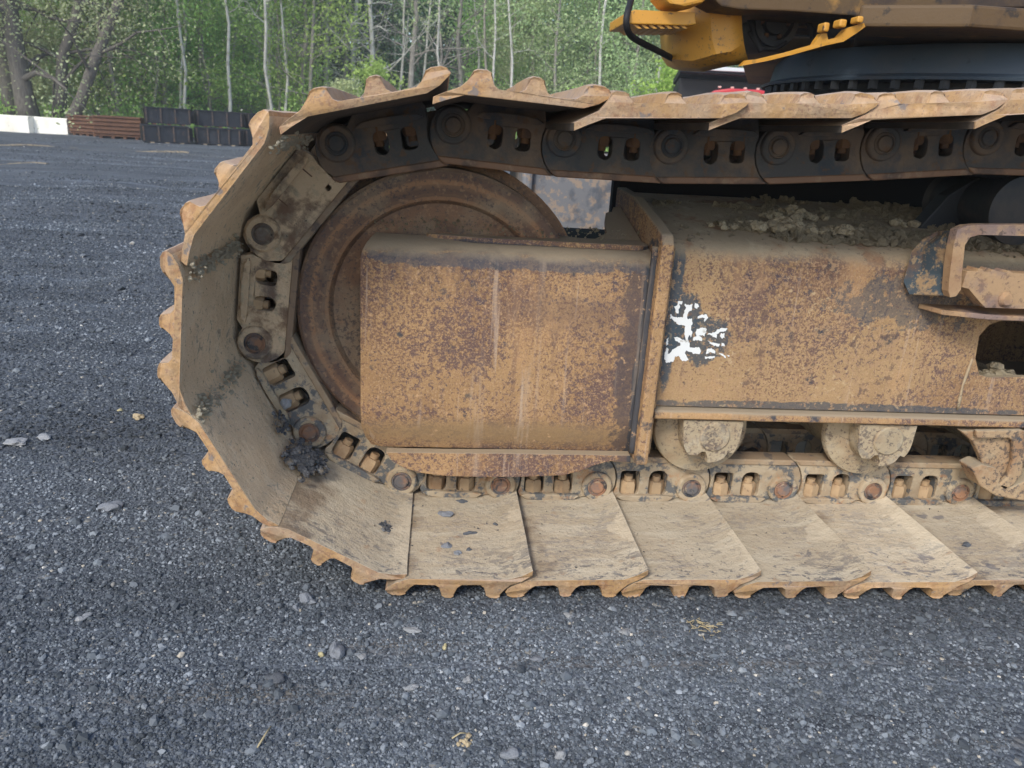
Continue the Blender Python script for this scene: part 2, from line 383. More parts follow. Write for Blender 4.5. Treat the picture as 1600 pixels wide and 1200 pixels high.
m_nutdark = mat('dark_nut', (.16, .085, .045), [dict(col=(.06, .045, .04), scale=18, lo=.45, hi=.65, amt=.8)], rough=.85, bump=((60, .5, .003),), spec=.2)
m_pin = mat('pin_face', (.13, .12, .12), [
    dict(col=(.34, .17, .09), scale=16, lo=.44, hi=.58, amt=.85),
    dict(col=(.045, .05, .058), scale=38, det=8, lo=.54, hi=.60, amt=.9),
    dict(col=(.42, .33, .22), scale=70, lo=.58, hi=.66, amt=.5)], rough=.6, bump=((60, .5, .003),), vary=.15)
m_idler = mat('brown_idler_wheel', (.24, .135, .08), [
    dict(col=(.10, .07, .06), kind='ring', scale=22, n=.7, lo=.44, hi=.64, amt=.65),
    dict(col=(.38, .20, .10), kind='ring', scale=48, n=.9, lo=.55, hi=.66, amt=.55),
    dict(col=(.34, .26, .17), scale=5, det=7, lo=.46, hi=.62, amt=.7),
    dict(col=(.09, .07, .065), scale=110, det=8, rgh=.7, lo=.53, hi=.59, mod=(6, .35), amt=.75),
    dict(col=(.38, .23, .13), scale=70, det=6, lo=.56, hi=.62, amt=.5),
    dict(col=(.37, .28, .19), kind='up', lo=.4, hi=.9, n=.8, amt=.6),
], rough=.7, bump=((30, .5, .005), (120, .5, .002)), rnd=False)
m_fargrey = mat('grey_rusty_plate', (.20, .20, .21), [dict(col=(.36, .27, .20), scale=26, det=9, lo=.50, hi=.58, amt=.9), dict(col=(.10, .11, .13), scale=9, det=8, lo=.55, hi=.65, amt=.8)], rough=.8, rnd=False)
m_dark = mat('black_shaded_steel', (.010, .010, .011), [], rough=.8, bump=())  # near black: shade under the upper structure is put into the colour
m_roller = mat('dusty_roller', (.42, .33, .215), [
    dict(col=(.30, .19, .11), scale=14, lo=.5, hi=.68, amt=.6),
    dict(col=(.13, .095, .08), scale=120, det=6, rgh=.7, lo=.54, hi=.60, mod=(9, .5), amt=.75),
    dict(col=(.10, .085, .08), scale=48, det=9, rgh=.72, lo=.56, hi=.61, mod=(6, .4), amt=.7),
    dict(col=(.50, .42, .30), scale=24, lo=.52, hi=.66, amt=.6)], rough=.85, bump=((22, .7, .008), (90, .6, .003)), vary=.06)
m_tanmetal = mat('tan_dusty_bracket', (.42, .29, .17), [
    dict(col=(.28, .15, .08), scale=9, lo=.45, hi=.65, amt=.7),
    dict(col=(.09, .075, .07), scale=100, det=7, rgh=.7, lo=.55, hi=.61, mod=(8, .5), amt=.8),
    dict(col=(.07, .08, .09), scale=22, det=9, rgh=.7, lo=.60, hi=.65, amt=.8),
    dict(col=(.48, .36, .22), scale=26, lo=.55, hi=.66, amt=.6),
    dict(col=(.36, .30, .21), kind='up', lo=.35, hi=.8, n=.8, amt=.8)], rough=.85, bump=((30, .5, .006), (120, .5, .002)), rnd=False)
m_step = mat('worn_step_metal', (.42, .27, .15), [
    dict(col=(.16, .10, .08), scale=55, det=8, rgh=.7, lo=.54, hi=.60, mod=(8, .5), amt=.7),
    dict(col=(.24, .17, .15), scale=8, lo=.5, hi=.62, amt=.85),
    dict(col=(.28, .15, .08), scale=12, lo=.5, hi=.66, amt=.6),
    dict(col=(.08, .06, .055), scale=60, det=8, lo=.58, hi=.63, amt=.7, by=(8, .45, .6))], rough=.75, bump=((30, .4, .005), (120, .5, .002)), rnd=False)
m_stepside = mat('dark_worn_step_side', PAINT, [
    dict(col=(.36, .23, .12), scale=14, det=9, rgh=.7, lo=.51, hi=.57, amt=.85),
    dict(col=(.17, .10, .065), scale=8, det=9, rgh=.7, lo=.50, hi=.58, amt=.8),
    dict(col=(.36, .25, .14), scale=70, det=7, rgh=.7, lo=.54, hi=.60, amt=.8)], rough=.7, bump=((30, .4, .004),), rnd=False)
m_yellow = mat('yellow_paint', (.60, .29, .035), [
    dict(col=(.30, .17, .07), scale=7, det=9, rgh=.7, lo=.58, hi=.68, amt=.7),
    dict(col=(.10, .06, .04), scale=70, det=7, rgh=.7, lo=.62, hi=.67, mod=(6, .4), amt=.8),
    dict(col=(.50, .25, .05), scale=3, lo=.45, hi=.7, amt=.6),
    dict(col=(.05, .03, .025), scale=22, det=8, lo=.66, hi=.70, amt=.9),
    dict(col=(.20, .10, .04), scale=40, det=8, lo=.62, hi=.68, amt=.5)], rough=.45, bump=((6, .2, .01), (60, .2, .001)), spec=.5, rnd=False)
m_body_under = mat('oily_brown_underside', (.11, .068, .032), [
    dict(col=(.05, .035, .028), scale=3.2, det=8, rgh=.65, lo=.48, hi=.58, amt=.9),
    dict(col=(.03, .025, .022), scale=18, det=8, lo=.58, hi=.64, amt=.8),
    dict(col=(.36, .19, .05), scale=5, det=8, lo=.62, hi=.68, amt=.7)], rough=.6, bump=((8, .4, .01),), rnd=False)
m_black = mat('black_greasy_steel', (.022, .024, .028), [dict(col=(.07, .055, .045), scale=7, det=8, lo=.55, hi=.68, amt=.6)], rough=.55, bump=((20, .4, .005),), spec=.4)
m_ringpaint = mat('blue_grey_ring_paint', (.055, .075, .10), [dict(col=(.10, .09, .085), scale=5, lo=.5, hi=.7, amt=.5), dict(col=(.02, .02, .022), scale=12, lo=.6, hi=.68, amt=.7)], rough=.55, rnd=False)
m_rubber = mat('black_rubber', (.018, .018, .02), [dict(col=(.07, .06, .055), scale=12, lo=.5, hi=.75, amt=.4)], rough=.6, bump=((60, .2, .001),))
m_white = mat('white_paint_remnant', (.80, .80, .78), [dict(col=(.45, .40, .34), scale=40, lo=.60, hi=.66, amt=.7)], rough=.7, bump=((90, .3, .001),), rnd=False)
m_clod = mat('dry_earth', (.30, .245, .165), [dict(col=(.38, .32, .22), scale=24, lo=.45, hi=.65, amt=.8), dict(col=(.10, .09, .07), scale=60, det=6, lo=.58, hi=.66, amt=.7)], rough=.98, bump=((60, .8, .008), (220, .6, .003)), spec=.05)
m_clump = mat('dark_asphalt_millings', (.085, .085, .090), [dict(col=(.22, .215, .21), scale=45, lo=.50, hi=.60, amt=.8), dict(col=(.24, .19, .13), scale=30, lo=.56, hi=.62, amt=.7)], rough=.9, bump=((90, .8, .006),), spec=.2)

# ------------------------------------------------------------------ ground
def gz(x, y):
    """ground height"""
    base = .018
    if y < .0 or x < -.9:
        pass
    d = max(0.0, min(1.0, (math.hypot(max(0, x + .95) if x > -.95 else 0, 0)) * 0 + 1))
    n = noise.noise(Vector((x * .9, y * .9, 3.3))) * .020 + noise.noise(Vector((x * 3.1, y * 3.1, 7.7))) * .010
    ridg = noise.noise(Vector((x * .35 + y * .12, y * 1.3 - x * .1, 1.7))) * .07
    under = 1.0
    if x > -1.3: under = min(1.0, max(0.0, (-.05 - y) / .6)) if y < .5 else 0
    if x <= -1.3: under = min(1.0, (-1.3 - x) / .6 + (min(1.0, max(0.0, (-.05 - y) / .6)) if y < .5 else 0))
    far = min(1, max(0, (y - 2) / 6))
    if x < -1.2: n += noise.noise(Vector((x * 2.2 - y * 1.6, y * .9 + x * .5, 9.1))) * .022 * min(1, (-1.2 - x) / .5)
    return base + (n + ridg * (.4 + far * .6)) * (.25 + .75 * under) - (.004 if under < .3 else 0)

m_ground = bpy.data.materials.new('asphalt_millings_ground'); m_ground.use_nodes = True
def ground_nodes(m):
    t = m.node_tree; N = t.nodes; L = t.links; b = N['Principled BSDF']
    b.inputs['Roughness'].default_value = .85; b.inputs['Specular IOR Level'].default_value = .35
    tc = N.new('ShaderNodeTexCoord')
    def no(s, det, r=.6, st=None):
        n = N.new('ShaderNodeTexNoise'); n.inputs['Scale'].default_value = s; n.inputs['Detail'].default_value = det; n.inputs['Roughness'].default_value = r
        if st:
            mp = N.new('ShaderNodeMapping'); mp.inputs['Scale'].default_value = st; mp.inputs['Rotation'].default_value = (0, 0, .25); L.new(tc.outputs['Object'], mp.inputs[0]); L.new(mp.outputs[0], n.inputs['Vector'])
        else: L.new(tc.outputs['Object'], n.inputs['Vector'])
        return n.outputs['Fac']
    def ramp(x, lo, hi):
        r = N.new('ShaderNodeMapRange'); r.inputs['From Min'].default_value = lo; r.inputs['From Max'].default_value = hi; L.new(x, r.inputs['Value']); return r.outputs[0]
    def mix(f, a, c, amt=1):
        x = N.new('ShaderNodeMix'); x.data_type = 'RGBA'
        if amt != 1:
            q = N.new('ShaderNodeMath'); q.operation = 'MULTIPLY'; q.inputs[1].default_value = amt; L.new(f, q.inputs[0]); f = q.outputs[0]
        L.new(f, x.inputs[0])
        if isinstance(a, tuple): x.inputs[6].default_value = (*a, 1)
        else: L.new(a, x.inputs[6])
        x.inputs[7].default_value = (*c, 1); return x.outputs[2]
    v = N.new('ShaderNodeTexVoronoi'); v.inputs['Scale'].default_value = 75; L.new(tc.outputs['Object'], v.inputs['Vector'])
    v2 = N.new('ShaderNodeTexVoronoi'); v2.inputs['Scale'].default_value = 190; L.new(tc.outputs['Object'], v2.inputs['Vector'])
    s1 = N.new('ShaderNodeSeparateColor'); L.new(v.outputs['Color'], s1.inputs[0]); s2 = N.new('ShaderNodeSeparateColor'); L.new(v2.outputs['Color'], s2.inputs[0])
    c = mix(ramp(no(1.1, 6), .35, .65), (.073, .080, .090), (.140, .152, .170))
    c = mix(ramp(no(.9, 9, .7, (.22, 1.6, 1)), .50, .60), c, (.045, .050, .060), .85)
    c = mix(ramp(no(.7, 9, .7, (.20, 1.8, 1)), .53, .62), c, (.23, .26, .30), .85)
    c = mix(ramp(s1.outputs[0], .35, 1.0), c, (.17, .185, .205), .6)
    c = mix(ramp(s2.outputs[1], .0, .45), (c), (.05, .054, .062), .35)
    c = mix(ramp(s1.outputs[1], .965, .99), c, (.32, .30, .26), .8)
    c = mix(ramp(no(.45, 9, .7, (.25, 3.5, 1)), .60, .67), c, (.20, .165, .12), .6)
    L.new(c, b.inputs['Base Color'])
    b1 = N.new('ShaderNodeBump'); b1.inputs['Strength'].default_value = .8; b1.inputs['Distance'].default_value = .010; b1.invert = True; L.new(v.outputs['Distance'], b1.inputs['Height'])
    b2 = N.new('ShaderNodeBump'); b2.inputs['Strength'].default_value = .6; b2.inputs['Distance'].default_value = .02; L.new(no(18, 10, .7), b2.inputs['Height']); L.new(b1.outputs[0], b2.inputs['Normal'])
    L.new(b2.outputs[0], b.inputs['Normal'])
ground_nodes(m_ground)
# one sheet, fine near the machine and coarse to the horizon
def axis(fine0, fine1, step, lo, hi):
    a = [fine0 + i * step for i in range(int((fine1 - fine0) / step) + 1)]
    s = step; x = fine0
    while x > lo: s *= 1.28; x -= s; a.insert(0, x)
    s = step; x = fine1
    while x < hi: s *= 1.28; x += s; a.append(x)
    return a
gx = axis(-4, 2.5, .05, -400, 400); gy = axis(-1.2, 7, .05, -60, 600)
verts = [(x, y, gz(x, y) if (abs(x) < 30 and y < 34) else .018) for x in gx for y in gy]
ny = len(gy)
faces = [(i * ny + j, (i + 1) * ny + j, (i + 1) * ny + j + 1, i * ny + j + 1) for i in range(len(gx) - 1) for j in range(ny - 1)]
me = bpy.data.meshes.new('ground'); me.from_pydata(verts, [], faces); me.materials.append(m_ground)
me.polygons.foreach_set('use_smooth', [True] * len(faces)); me.update()
ground = bpy.data.objects.new('ground', me); COL.objects.link(ground); tag(ground, kind='structure')

# ------------------------------------------------------------------ gravel (stuff)
m_gravel = bpy.data.materials.new('gravel_stone'); m_gravel.use_nodes = True
t = m_gravel.node_tree; N = t.nodes; L = t.links; b = N['Principled BSDF']; b.inputs['Roughness'].default_value = .8; b.inputs['Specular IOR Level'].default_value = .35
oi = N.new('ShaderNodeObjectInfo'); cr = N.new('ShaderNodeValToRGB'); L.new(oi.outputs['Random'], cr.inputs[0])
el = cr.color_ramp.elements
el[0].position = 0; el[0].color = (.036, .041, .048, 1); el[1].position = 1; el[1].color = (.50, .47, .42, 1)
for p, c in ((.30, (.060, .068, .076)), (.65, (.103, .114, .127)), (.94, (.157, .170, .184)), (.990, (.25, .265, .28)), (.995, (.27, .22, .15))):
    e = el.new(p); e.color = (*c, 1)
g_ = N.new('ShaderNodeNewGeometry'); mp_ = N.new('ShaderNodeMapping'); mp_.inputs['Scale'].default_value = (.5, 1.6, 1); mp_.inputs['Rotation'].default_value = (0, 0, .25); L.new(g_.outputs['Position'], mp_.inputs[0])
n_ = N.new('ShaderNodeTexNoise'); n_.inputs['Scale'].default_value = 1.1; n_.inputs['Detail'].default_value = 7; n_.inputs['Roughness'].default_value = .65; L.new(mp_.outputs[0], n_.inputs['Vector'])
mr_ = N.new('ShaderNodeMapRange'); mr_.inputs['From Min'].default_value = .35; mr_.inputs['From Max'].default_value = .62; mr_.inputs['To Min'].default_value = .50; mr_.inputs['To Max'].default_value = 1.75; L.new(n_.outputs['Fac'], mr_.inputs['Value'])
hs_ = N.new('ShaderNodeHueSaturation'); L.new(mr_.outputs[0], hs_.inputs['Value']); L.new(cr.outputs[0], hs_.inputs['Color']); L.new(hs_.outputs[0], b.inputs['Base Color'])
def stone_mesh(name, seed, mat_, sub=1, squash=.6):
    rs = random.Random(seed); bm = bmesh.new(); bmesh.ops.create_icosphere(bm, subdivisions=sub, radius=.5)
    off = Vector((rs.random() * 50, rs.random() * 50, 1))
    sx, sy = rs.uniform(.75, 1.3), rs.uniform(.7, 1.1)
    for v in bm.verts:
        k = 1 + noise.noise(v.co * 2.2 + off) * .75
        v.co = Vector((v.co.x * k * sx, v.co.y * k * sy, v.co.z * k * squash))
    me = bpy.data.meshes.new(name); bm.to_mesh(me); bm.free(); me.materials.append(mat_); return me
gcol = bpy.data.collections.new('gravel_variants')
for i in range(8):
    o = bpy.data.objects.new('gravel_piece', stone_mesh('gravel_piece', i + 3, m_gravel, 1, .55 + .2 * random.random())); gcol.objects.link(o)
rs = np.random.default_rng(5)
pts = []; scl = []
def scatter(n, x0, x1, y0, y1, s0, s1, cond=None):
    X = rs.uniform(x0, x1, n); Y = rs.uniform(y0, y1, n); S = s0 + (s1 - s0) * rs.random(n) ** 3
    for x, y, s in zip(X, Y, S):
        if cond and not cond(x, y): continue
        pts.append((x, y, gz(x, y) + s * .10)); scl.append(s)
inview = lambda x, y: abs((Vector((x, y, 0)) - CAM).dot(RV) / max(.1, (Vector((x, y, 0)) - CAM).dot(FW))) < .76
def scatter_r(n, r0, r1, s0, s1):
    # density falls with the square of the distance, stones grow a little coarser
    Rr = np.exp(rs.uniform(math.log(r0), math.log(r1), n)); A = rs.uniform(-.72, .80, n); S = rs.random(n) ** 3
    for r_, a_, q_ in zip(Rr, A, S):
        x = CAM.x + math.sin(a_) * r_; y = CAM.y + math.cos(a_) * r_
        if x > -.35 and y > .15 and y < 1.0: continue
        s_ = (s0 + (s1 - s0) * q_) * (.75 + .42 * r_ ** .9)
        pts.append((x, y, gz(x, y) + s_ * .12)); scl.append(s_)
scatter_r(370000, .80, 12.0, .0024, .0070)
scatter_r(10000, .80, 9.0, .007, .013)
scatter_r(900, .80, 7.0, .012, .020)
scatter_r(38000, 11.0, 26.0, .0022, .0050)
scatter(9000, -.6, 2.4, .0, 1.2, .006, .013)
# crumbs lying on the shoes are added later
def instancer(name, pts, scl, coll, label=None):
    n = len(pts); me = bpy.data.meshes.new(name); me.vertices.add(n)
    me.vertices.foreach_set('co', np.array(pts, dtype=np.float32).ravel())
    a = me.attributes.new('rot', 'FLOAT_VECTOR', 'POINT'); rr = rs.uniform(-1, 1, (n, 3)) * np.array([.5, .5, 3.14]); a.data.foreach_set('vector', rr.astype(np.float32).ravel())
    a = me.attributes.new('scl', 'FLOAT', 'POINT'); a.data.foreach_set('value', np.array(scl, dtype=np.float32))
    o = bpy.data.objects.new(name, me); COL.objects.link(o)
    g = bpy.data.node_groups.new(name, 'GeometryNodeTree')
    g.interface.new_socket('Geometry', in_out='INPUT', socket_type='NodeSocketGeometry'); g.interface.new_socket('Geometry', in_out='OUTPUT', socket_type='NodeSocketGeometry')
    gi = g.nodes.new('NodeGroupInput'); go = g.nodes.new('NodeGroupOutput'); ip = g.nodes.new('GeometryNodeInstanceOnPoints')
    ci = g.nodes.new('GeometryNodeCollectionInfo'); ci.inputs['Collection'].default_value = coll; ci.inputs['Separate Children'].default_value = True; ci.inputs['Reset Children'].default_value = True
    ar = g.nodes.new('GeometryNodeInputNamedAttribute'); ar.data_type = 'FLOAT_VECTOR'; ar.inputs[0].default_value = 'rot'
    asx = g.nodes.new('GeometryNodeInputNamedAttribute'); asx.data_type = 'FLOAT'; asx.inputs[0].default_value = 'scl'
    ip.inputs['Pick Instance'].default_value = True
    l = g.links.new
    l(gi.outputs[0], ip.inputs['Points']); l(ci.outputs[0], ip.inputs['Instance']); l(ar.outputs[0], ip.inputs['Rotation']); l(asx.outputs[0], ip.inputs['Scale']); l(ip.outputs[0], go.inputs[0])
    md = o.modifiers.new('scatter', 'NODES'); md.node_group = g
    return o
gr = instancer('gravel', pts, scl, gcol); tag(gr, 'loose blue-grey crushed asphalt gravel covering the yard around the track', 'gravel', kind='stuff')

# ------------------------------------------------------------------ excavator
EX = empty('excavator', (0, 0, 0), 'large yellow excavator with rusty crawler track and muddy steel shoes standing on the yard', 'excavator')
P = .26
pins = [(1.262 + P * k, .104) for k in range(4, 0, -1)]
pins += [(1.262, .104), (1.002, .104), (.742, .104), (.482, .104), (.222, .104), (-.038, .104), (-.298, .111), (-.531, .242), (-.655, .472), (-.625, .735), (-.455, .945), (-.195, 1.000), (.062, .985), (.315, .984), (.573, .997), (.831, 1.020), (1.090, 1.048), (1.350, 1.056), (1.61, 1.05), (1.87, 1.04), (2.13, 1.035)]
def frame_mat(a, b, Y):
    a = Vector((a[0], 0, a[1])); b = Vector((b[0], 0, b[1])); s = (b - a).normalized()
    tt = Vector((-s.z, 0, s.x))       # inward/outward chosen below
    ctr = Vector((.35, 0, .56))
    if (ctr - a).dot(tt) > 0 or False: tt = -tt
    y = Vector((0, 1, 0))
    return Matrix(((s.x, 0, tt.x, a.x), (s.y, 1, tt.y, Y), (s.z, 0, tt.z, a.z), (0, 0, 0, 1)))
# shoe profile (s from the trailing pin, t outwards)
INN = [(-.044, .014), (-.018, .025), (.012, .036), (.225, .039), (.25, .048), (.268, .060)]
OUT = [(.273, .070), (.268, .081), (.258, .087), (.240, .088), (.230, .084), (.219, .060), (.209, .053),
       (.166, .052), (.157, .058), (.150, .083), (.143, .087), (.130, .087), (.124, .083), (.117, .058), (.108, .052),
       (.070, .052), (.061, .058), (.054, .083), (.046, .087), (.030, .087), (.023, .083), (.013, .060), (.002, .049), (-.022, .038), (-.044, .027)]
SHOE_W = 1.02
def shoe_mesh(seed, inner_mat, tip_bend=1.0, wear=0.0, fill=0.0):
    mb = MB(); ys = [0, .010, .03, .07, .14, .26, .45, .7, .9, SHOE_W]
    prof = INN + OUT; m = len(prof); v = []
    off = Vector((seed * 7.3, 2.1, 5.5))
    for i, y in enumerate(ys):
        for (s, t_) in prof:
            q = t_
            if fill and t_ > .050 and .0 < s < .25: q = max(t_, .052 + fill * .9)
            if t_ > .062:
                wq = (.74 if i == 0 else .88 if i == 1 else .97 if i == 2 else 1.0) - wear * .45
                q = .058 + (t_ - .058) * wq
                q += noise.noise(Vector((s * 20, y * 6, 0)) + off) * .004
            if s < -.01: pass
            dn = noise.noise(Vector((s * 14, y * 9, 1)) + off)
            yy = y
            if i == 0: yy = abs(noise.noise(Vector((s * 18, 4, 1)) + off)) * .006 + (.010 if t_ > .08 else 0) + (.006 if s < -.03 else 0)
            v.append((s + dn * .0016, yy, q + dn * .0012))
    f = []; mi = []
    for i in range(len(ys) - 1):
        for j in range(m):
            k = (j + 1) % m
            mb.add([], []);
            f.append((i * m + j, i * m + k, (i + 1) * m + k, (i + 1) * m + j)); mi.append(1 if (j < len(INN) - 1 or (j == m - 1 and i > 0)) else 0)
    mb.add(v, f, 0); mb.m = mi
    tess = tessellate_polygon([[Vector((a, b_, 0)) for a, b_ in prof]])
    for q in tess:
        mb.f.append(tuple(q)); mb.m.append(0); mb.sm.append(False)
        mb.f.append(tuple(i + (len(ys) - 1) * m for i in q)); mb.m.append(0); mb.sm.append(False)
    mats = [m_edge, inner_mat]
    return mb.mesh('track_shoe', mats, 50)
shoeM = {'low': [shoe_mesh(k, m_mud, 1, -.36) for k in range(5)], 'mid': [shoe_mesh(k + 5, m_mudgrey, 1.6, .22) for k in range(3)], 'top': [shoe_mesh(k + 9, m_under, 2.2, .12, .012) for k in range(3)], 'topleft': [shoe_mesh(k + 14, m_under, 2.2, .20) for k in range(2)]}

# link
def link_meshes(mplate, mrail, foot=0.0, caked=False, small=False):
    mb = MB()
    out = [(.244, -.085), (.232, -.078), (.218, -.060), (.209, -.040), (.205, -.020), (.206, .004), (.212, .022), (.206, .0375 + foot), (.05, .0375 + foot), (.030, .033), (.018, .040), (0, .0445), (-.018, .042), (-.033, .033), (-.044, .018), (-.050, 0), (-.051, -.020), (-.047, -.042), (-.038, -.062), (-.024, -.078), (-.010, -.085)]
    def win(c, w_, t0, t1, rt, rb):
        return arc(c + w_ / 2 - rb, t1 - rb, rb, 0, 90, 3) + arc(c - w_ / 2 + rb, t1 - rb, rb, 90, 180, 3) + arc(c - w_ / 2 + rt, t0 + rt, rt, 180, 270, 3) + arc(c + w_ / 2 - rt, t0 + rt, rt, 270, 360, 3)
    holes = [win(.092, .050, -.046, .026, .020, .010), win(.170, .052, -.044, .026, .008, .012)]
    if small: holes = [win(.098, .034, -.040, .012, .016, .014), win(.162, .036, -.038, .012, .010, .014)]
    if caked: holes = [win(.200 - .02, .014, -.052, -.040, .004, .004)]
    mb.prism(out, 0, .042, holes)
    # boss ring around the trailing pin
    mb.lathe([(.026, .004), (.026, -.012), (.037, -.013), (.041, -.009), (.0425, .004)], 28, (0, 0, 0))
    # inboard end round the leading pin
    o2 = [(.198, -.060), (.262, -.060)] + arc(.26, 0, .040, -60, 90, 7) + [(.198, .036)]
    mb.prism(o2, .044, .080)
    # foot pad bulge
    mb.prism([(.048, .0255), (.07, .022), (.19, .022), (.205, .027), (.19, .036), (.15, .0395), (.10, .0395), (.062, .036)], -.016, -.0005)
    body = mb.mesh('track_link', [mplate], 32)
    rb = MB(); rb.prism([(-.012, -.0860), (.240, -.0860), (.228, -.078), (.222, -.070), (-.030, -.070), (-.024, -.079)], -.004, .055)
    rail = rb.mesh('rail', [mrail], 32)
    return body, rail
nb = MB()
hx = [(.0215 * math.cos(R_(60 * k + 30)), .0215 * math.sin(R_(60 * k + 30))) for k in range(6)]
v = []
for z, k in ((.030, 1.0), (-.004, 1.0), (-.010, .82)): v += [(a * k, b_ * k, z) for a, b_ in hx]
nb.add(v, [(i, (i + 1) % 6, 6 + (i + 1) % 6, 6 + i) for i in range(6)] + [(6 + i, 6 + (i + 1) % 6, 12 + (i + 1) % 6, 12 + i) for i in range(6)] + [tuple(range(12, 18))])
v = []
for z in (-.010, -.022): v += [(.011 * math.cos(R_(45 * k)), .011 * math.sin(R_(45 * k)), z) for k in range(8)]
nb.add(v, [(i, (i + 1) % 8, 8 + (i + 1) % 8, 8 + i) for i in range(8)] + [tuple(range(8, 16))])
nut_me = {'low': nb.mesh('nut', [m_nut], 50), 'top': nb.mesh('nut', [m_nutdark], 50)}
nut_me['mid'] = nut_me['low']; nut_me['caked'] = nut_me['top']
pb = MB(); pb.lathe([(.0, -.014), (.016, -.014), (.018, -.012), (.019, -.009), (.022, -.009), (.023, -.013), (.0255, -.012), (.0258, .09)], 28)
pin_me = {'low': pb.mesh('link_pin', [m_pin], 30)}; pin_me['mid'] = pin_me['low']; pin_me['caked'] = pb.mesh('link_pin', [m_linkmid], 30)
pin_me['top'] = pb.mesh('link_pin', [m_linktop], 30)
linkM = {'low': link_meshes(m_linklow, m_raildust), 'mid': link_meshes(m_linkmid, m_railmid, .010, small=True), 'caked': link_meshes(m_linkmid, m_railmid, .020, caked=True), 'top': link_meshes(m_linktop, m_rail, .024, small=True)}

def part(name, me, parent, mw=None, bevel=0):
    o = bpy.data.objects.new(name, me); COL.objects.link(o); o.parent = parent
    if mw is not None: o.matrix_local = mw
    if bevel:
        bb = o.modifiers.new('bevel', 'BEVEL'); bb.width = bevel; bb.segments = 2; bb.limit_method = 'ANGLE'; bb.angle_limit = R_(35)
    KIDS.setdefault(parent.name, []).append(o)
    return o
YC = .40
for i in range(len(pins) - 1):
    a, b_ = pins[i], pins[i + 1]
    M = frame_mat(a, b_, 0)
    ang = i
    kind = 'low' if i <= 10 else ('mid' if i <= 12 else ('mid' if i == 13 else 'top'))
    lk = 'low' if i <= 11 else ('mid' if i == 12 else 'caked' if i == 13 else 'top')
    skind = 'low' if i <= 10 else ('mid' if i <= 13 else 'topleft' if i <= 15 else 'top')
    dt, tilt = {11: (.010, -.02), 12: (.017, 0), 13: (.022, 0), 14: (.016, .02), 15: (.016, 0), 16: (.006, .05)}.get(i, (.0 if i < 11 else .022, 0))
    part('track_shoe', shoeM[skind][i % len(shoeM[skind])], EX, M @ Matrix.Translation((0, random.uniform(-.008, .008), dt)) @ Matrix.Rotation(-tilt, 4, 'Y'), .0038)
    Mo = frame_mat(a, b_, YC)
    lo = part('track_link', linkM[lk][0], EX, Mo, .003)
    part('rail', linkM[lk][1], lo, None, .003)
    part('link_pin', pin_me[lk], lo)
    for s in (.092, .170):
        part('nut', nut_me[lk], lo, Matrix.Translation((s, .020, .001)) @ Matrix.Rotation(random.uniform(0, 1), 4, 'Z') @ Matrix.Scale(1.12 if lk == 'low' else 1.0, 4))
    li = part('track_link', linkM[lk][0], EX, frame_mat(a, b_, YC + .235), .003)
    part('rail', linkM[lk][1], li, None)
    # bushing between the two link rows
    if i == 0:
        bu = MB(); bu.lathe([(.026, 0), (.026, .20)], 16); bush = bu.mesh('bushing', [m_linktop], 30)
    part('bushing', bush, lo, Matrix.Translation((0, .06, 0)))
# far track, mostly hidden behind this one
for i in range(3, len(pins) - 1):
    a, b_ = pins[i], pins[i + 1]
    part('track_shoe', shoeM['top'][0], EX, frame_mat(a, b_, 3.05))
    part('track_link', linkM['top'][0], EX, frame_mat(a, b_, 3.45))
# idler
ib = MB()
ib.lathe([(.0, .035), (.10, .035), (.105, .045), (.12, .058), (.235, .052), (.262, .046), (.272, .030), (.295, .022), (.338, .016), (.346, .022), (.347, .095), (.372, .10), (.372, .20), (.347, .205), (.347, .30), (.0, .30)], 96)
idl = ib.build('idler_wheel', m_idler, EX, 30, loc=(-.212, .40, .558))
part('idler_wheel', idl.data, EX, Matrix.Translation((-.212, 3.45, .558)))
hb = MB(); hb.lathe([(.0, -.06), (.055, -.06), (.06, -.05), (.06, .04)], 32); hb.build('idler_hub', m_idler, idl, 30)

# idler guard box in front of the wheel : outline cut in the plane Y=.32 then lofted over a bent section
YG = .32
gb = MB()
gx0, gx1 = -.397, .286
def gsec(k, xx):
    """cross-section at x (y,z): top back -> front bend -> face -> lower bend -> foot"""
    return [(.412, .748), (.40, .747), (.38, .744), (.362, .740), (.342, .731), (.327, .717), (YG, .700), (YG, .52), (YG, .335), (.322, .312), (.330, .285), (.343, .250), (.356, .224), (.395, .224)]
sec = gsec(0, 0)
# left end: corner radii seen from the front
def clipx(z):
    x = gx0
    if z > .69: x = gx0 + .045 * (1 - math.sqrt(max(0, 1 - min(1, (z - .69) / .062) ** 2)))
    if z < .30: x = gx0 + .095 * (1 - math.sqrt(max(0, 1 - min(1, (.30 - z) / .115) ** 2)))
    return x
cols = 26; v = []
for i in range(cols + 1):
    k = i / cols
    for (y, z) in sec:
        x0 = clipx(z); x = x0 + (gx1 - x0) * k
        dent = noise.noise(Vector((x * 5, z * 5, 2))) * .0035
        yy = y + (dent if y < .36 and 0 < i < cols else 0)
        if i == 0: yy += .012
        v.append((x, yy, z))
    # first column is the rounded left edge
ns = len(sec)
f = [(i * ns + j, (i + 1) * ns + j, (i + 1) * ns + j + 1, i * ns + j + 1) for i in range(cols) for j in range(ns - 1)]
gb.add(v, f, 0)
# left end wall going back
lv = [v[j] for j in range(ns)] + [(v[j][0] + .02, .413, v[j][2]) for j in range(ns)]
gb.add(lv, [(j, j + 1, ns + j + 1, ns + j) for j in range(ns - 1)], 0)
guard = gb.build('idler_guard', m_guard, EX, 40)
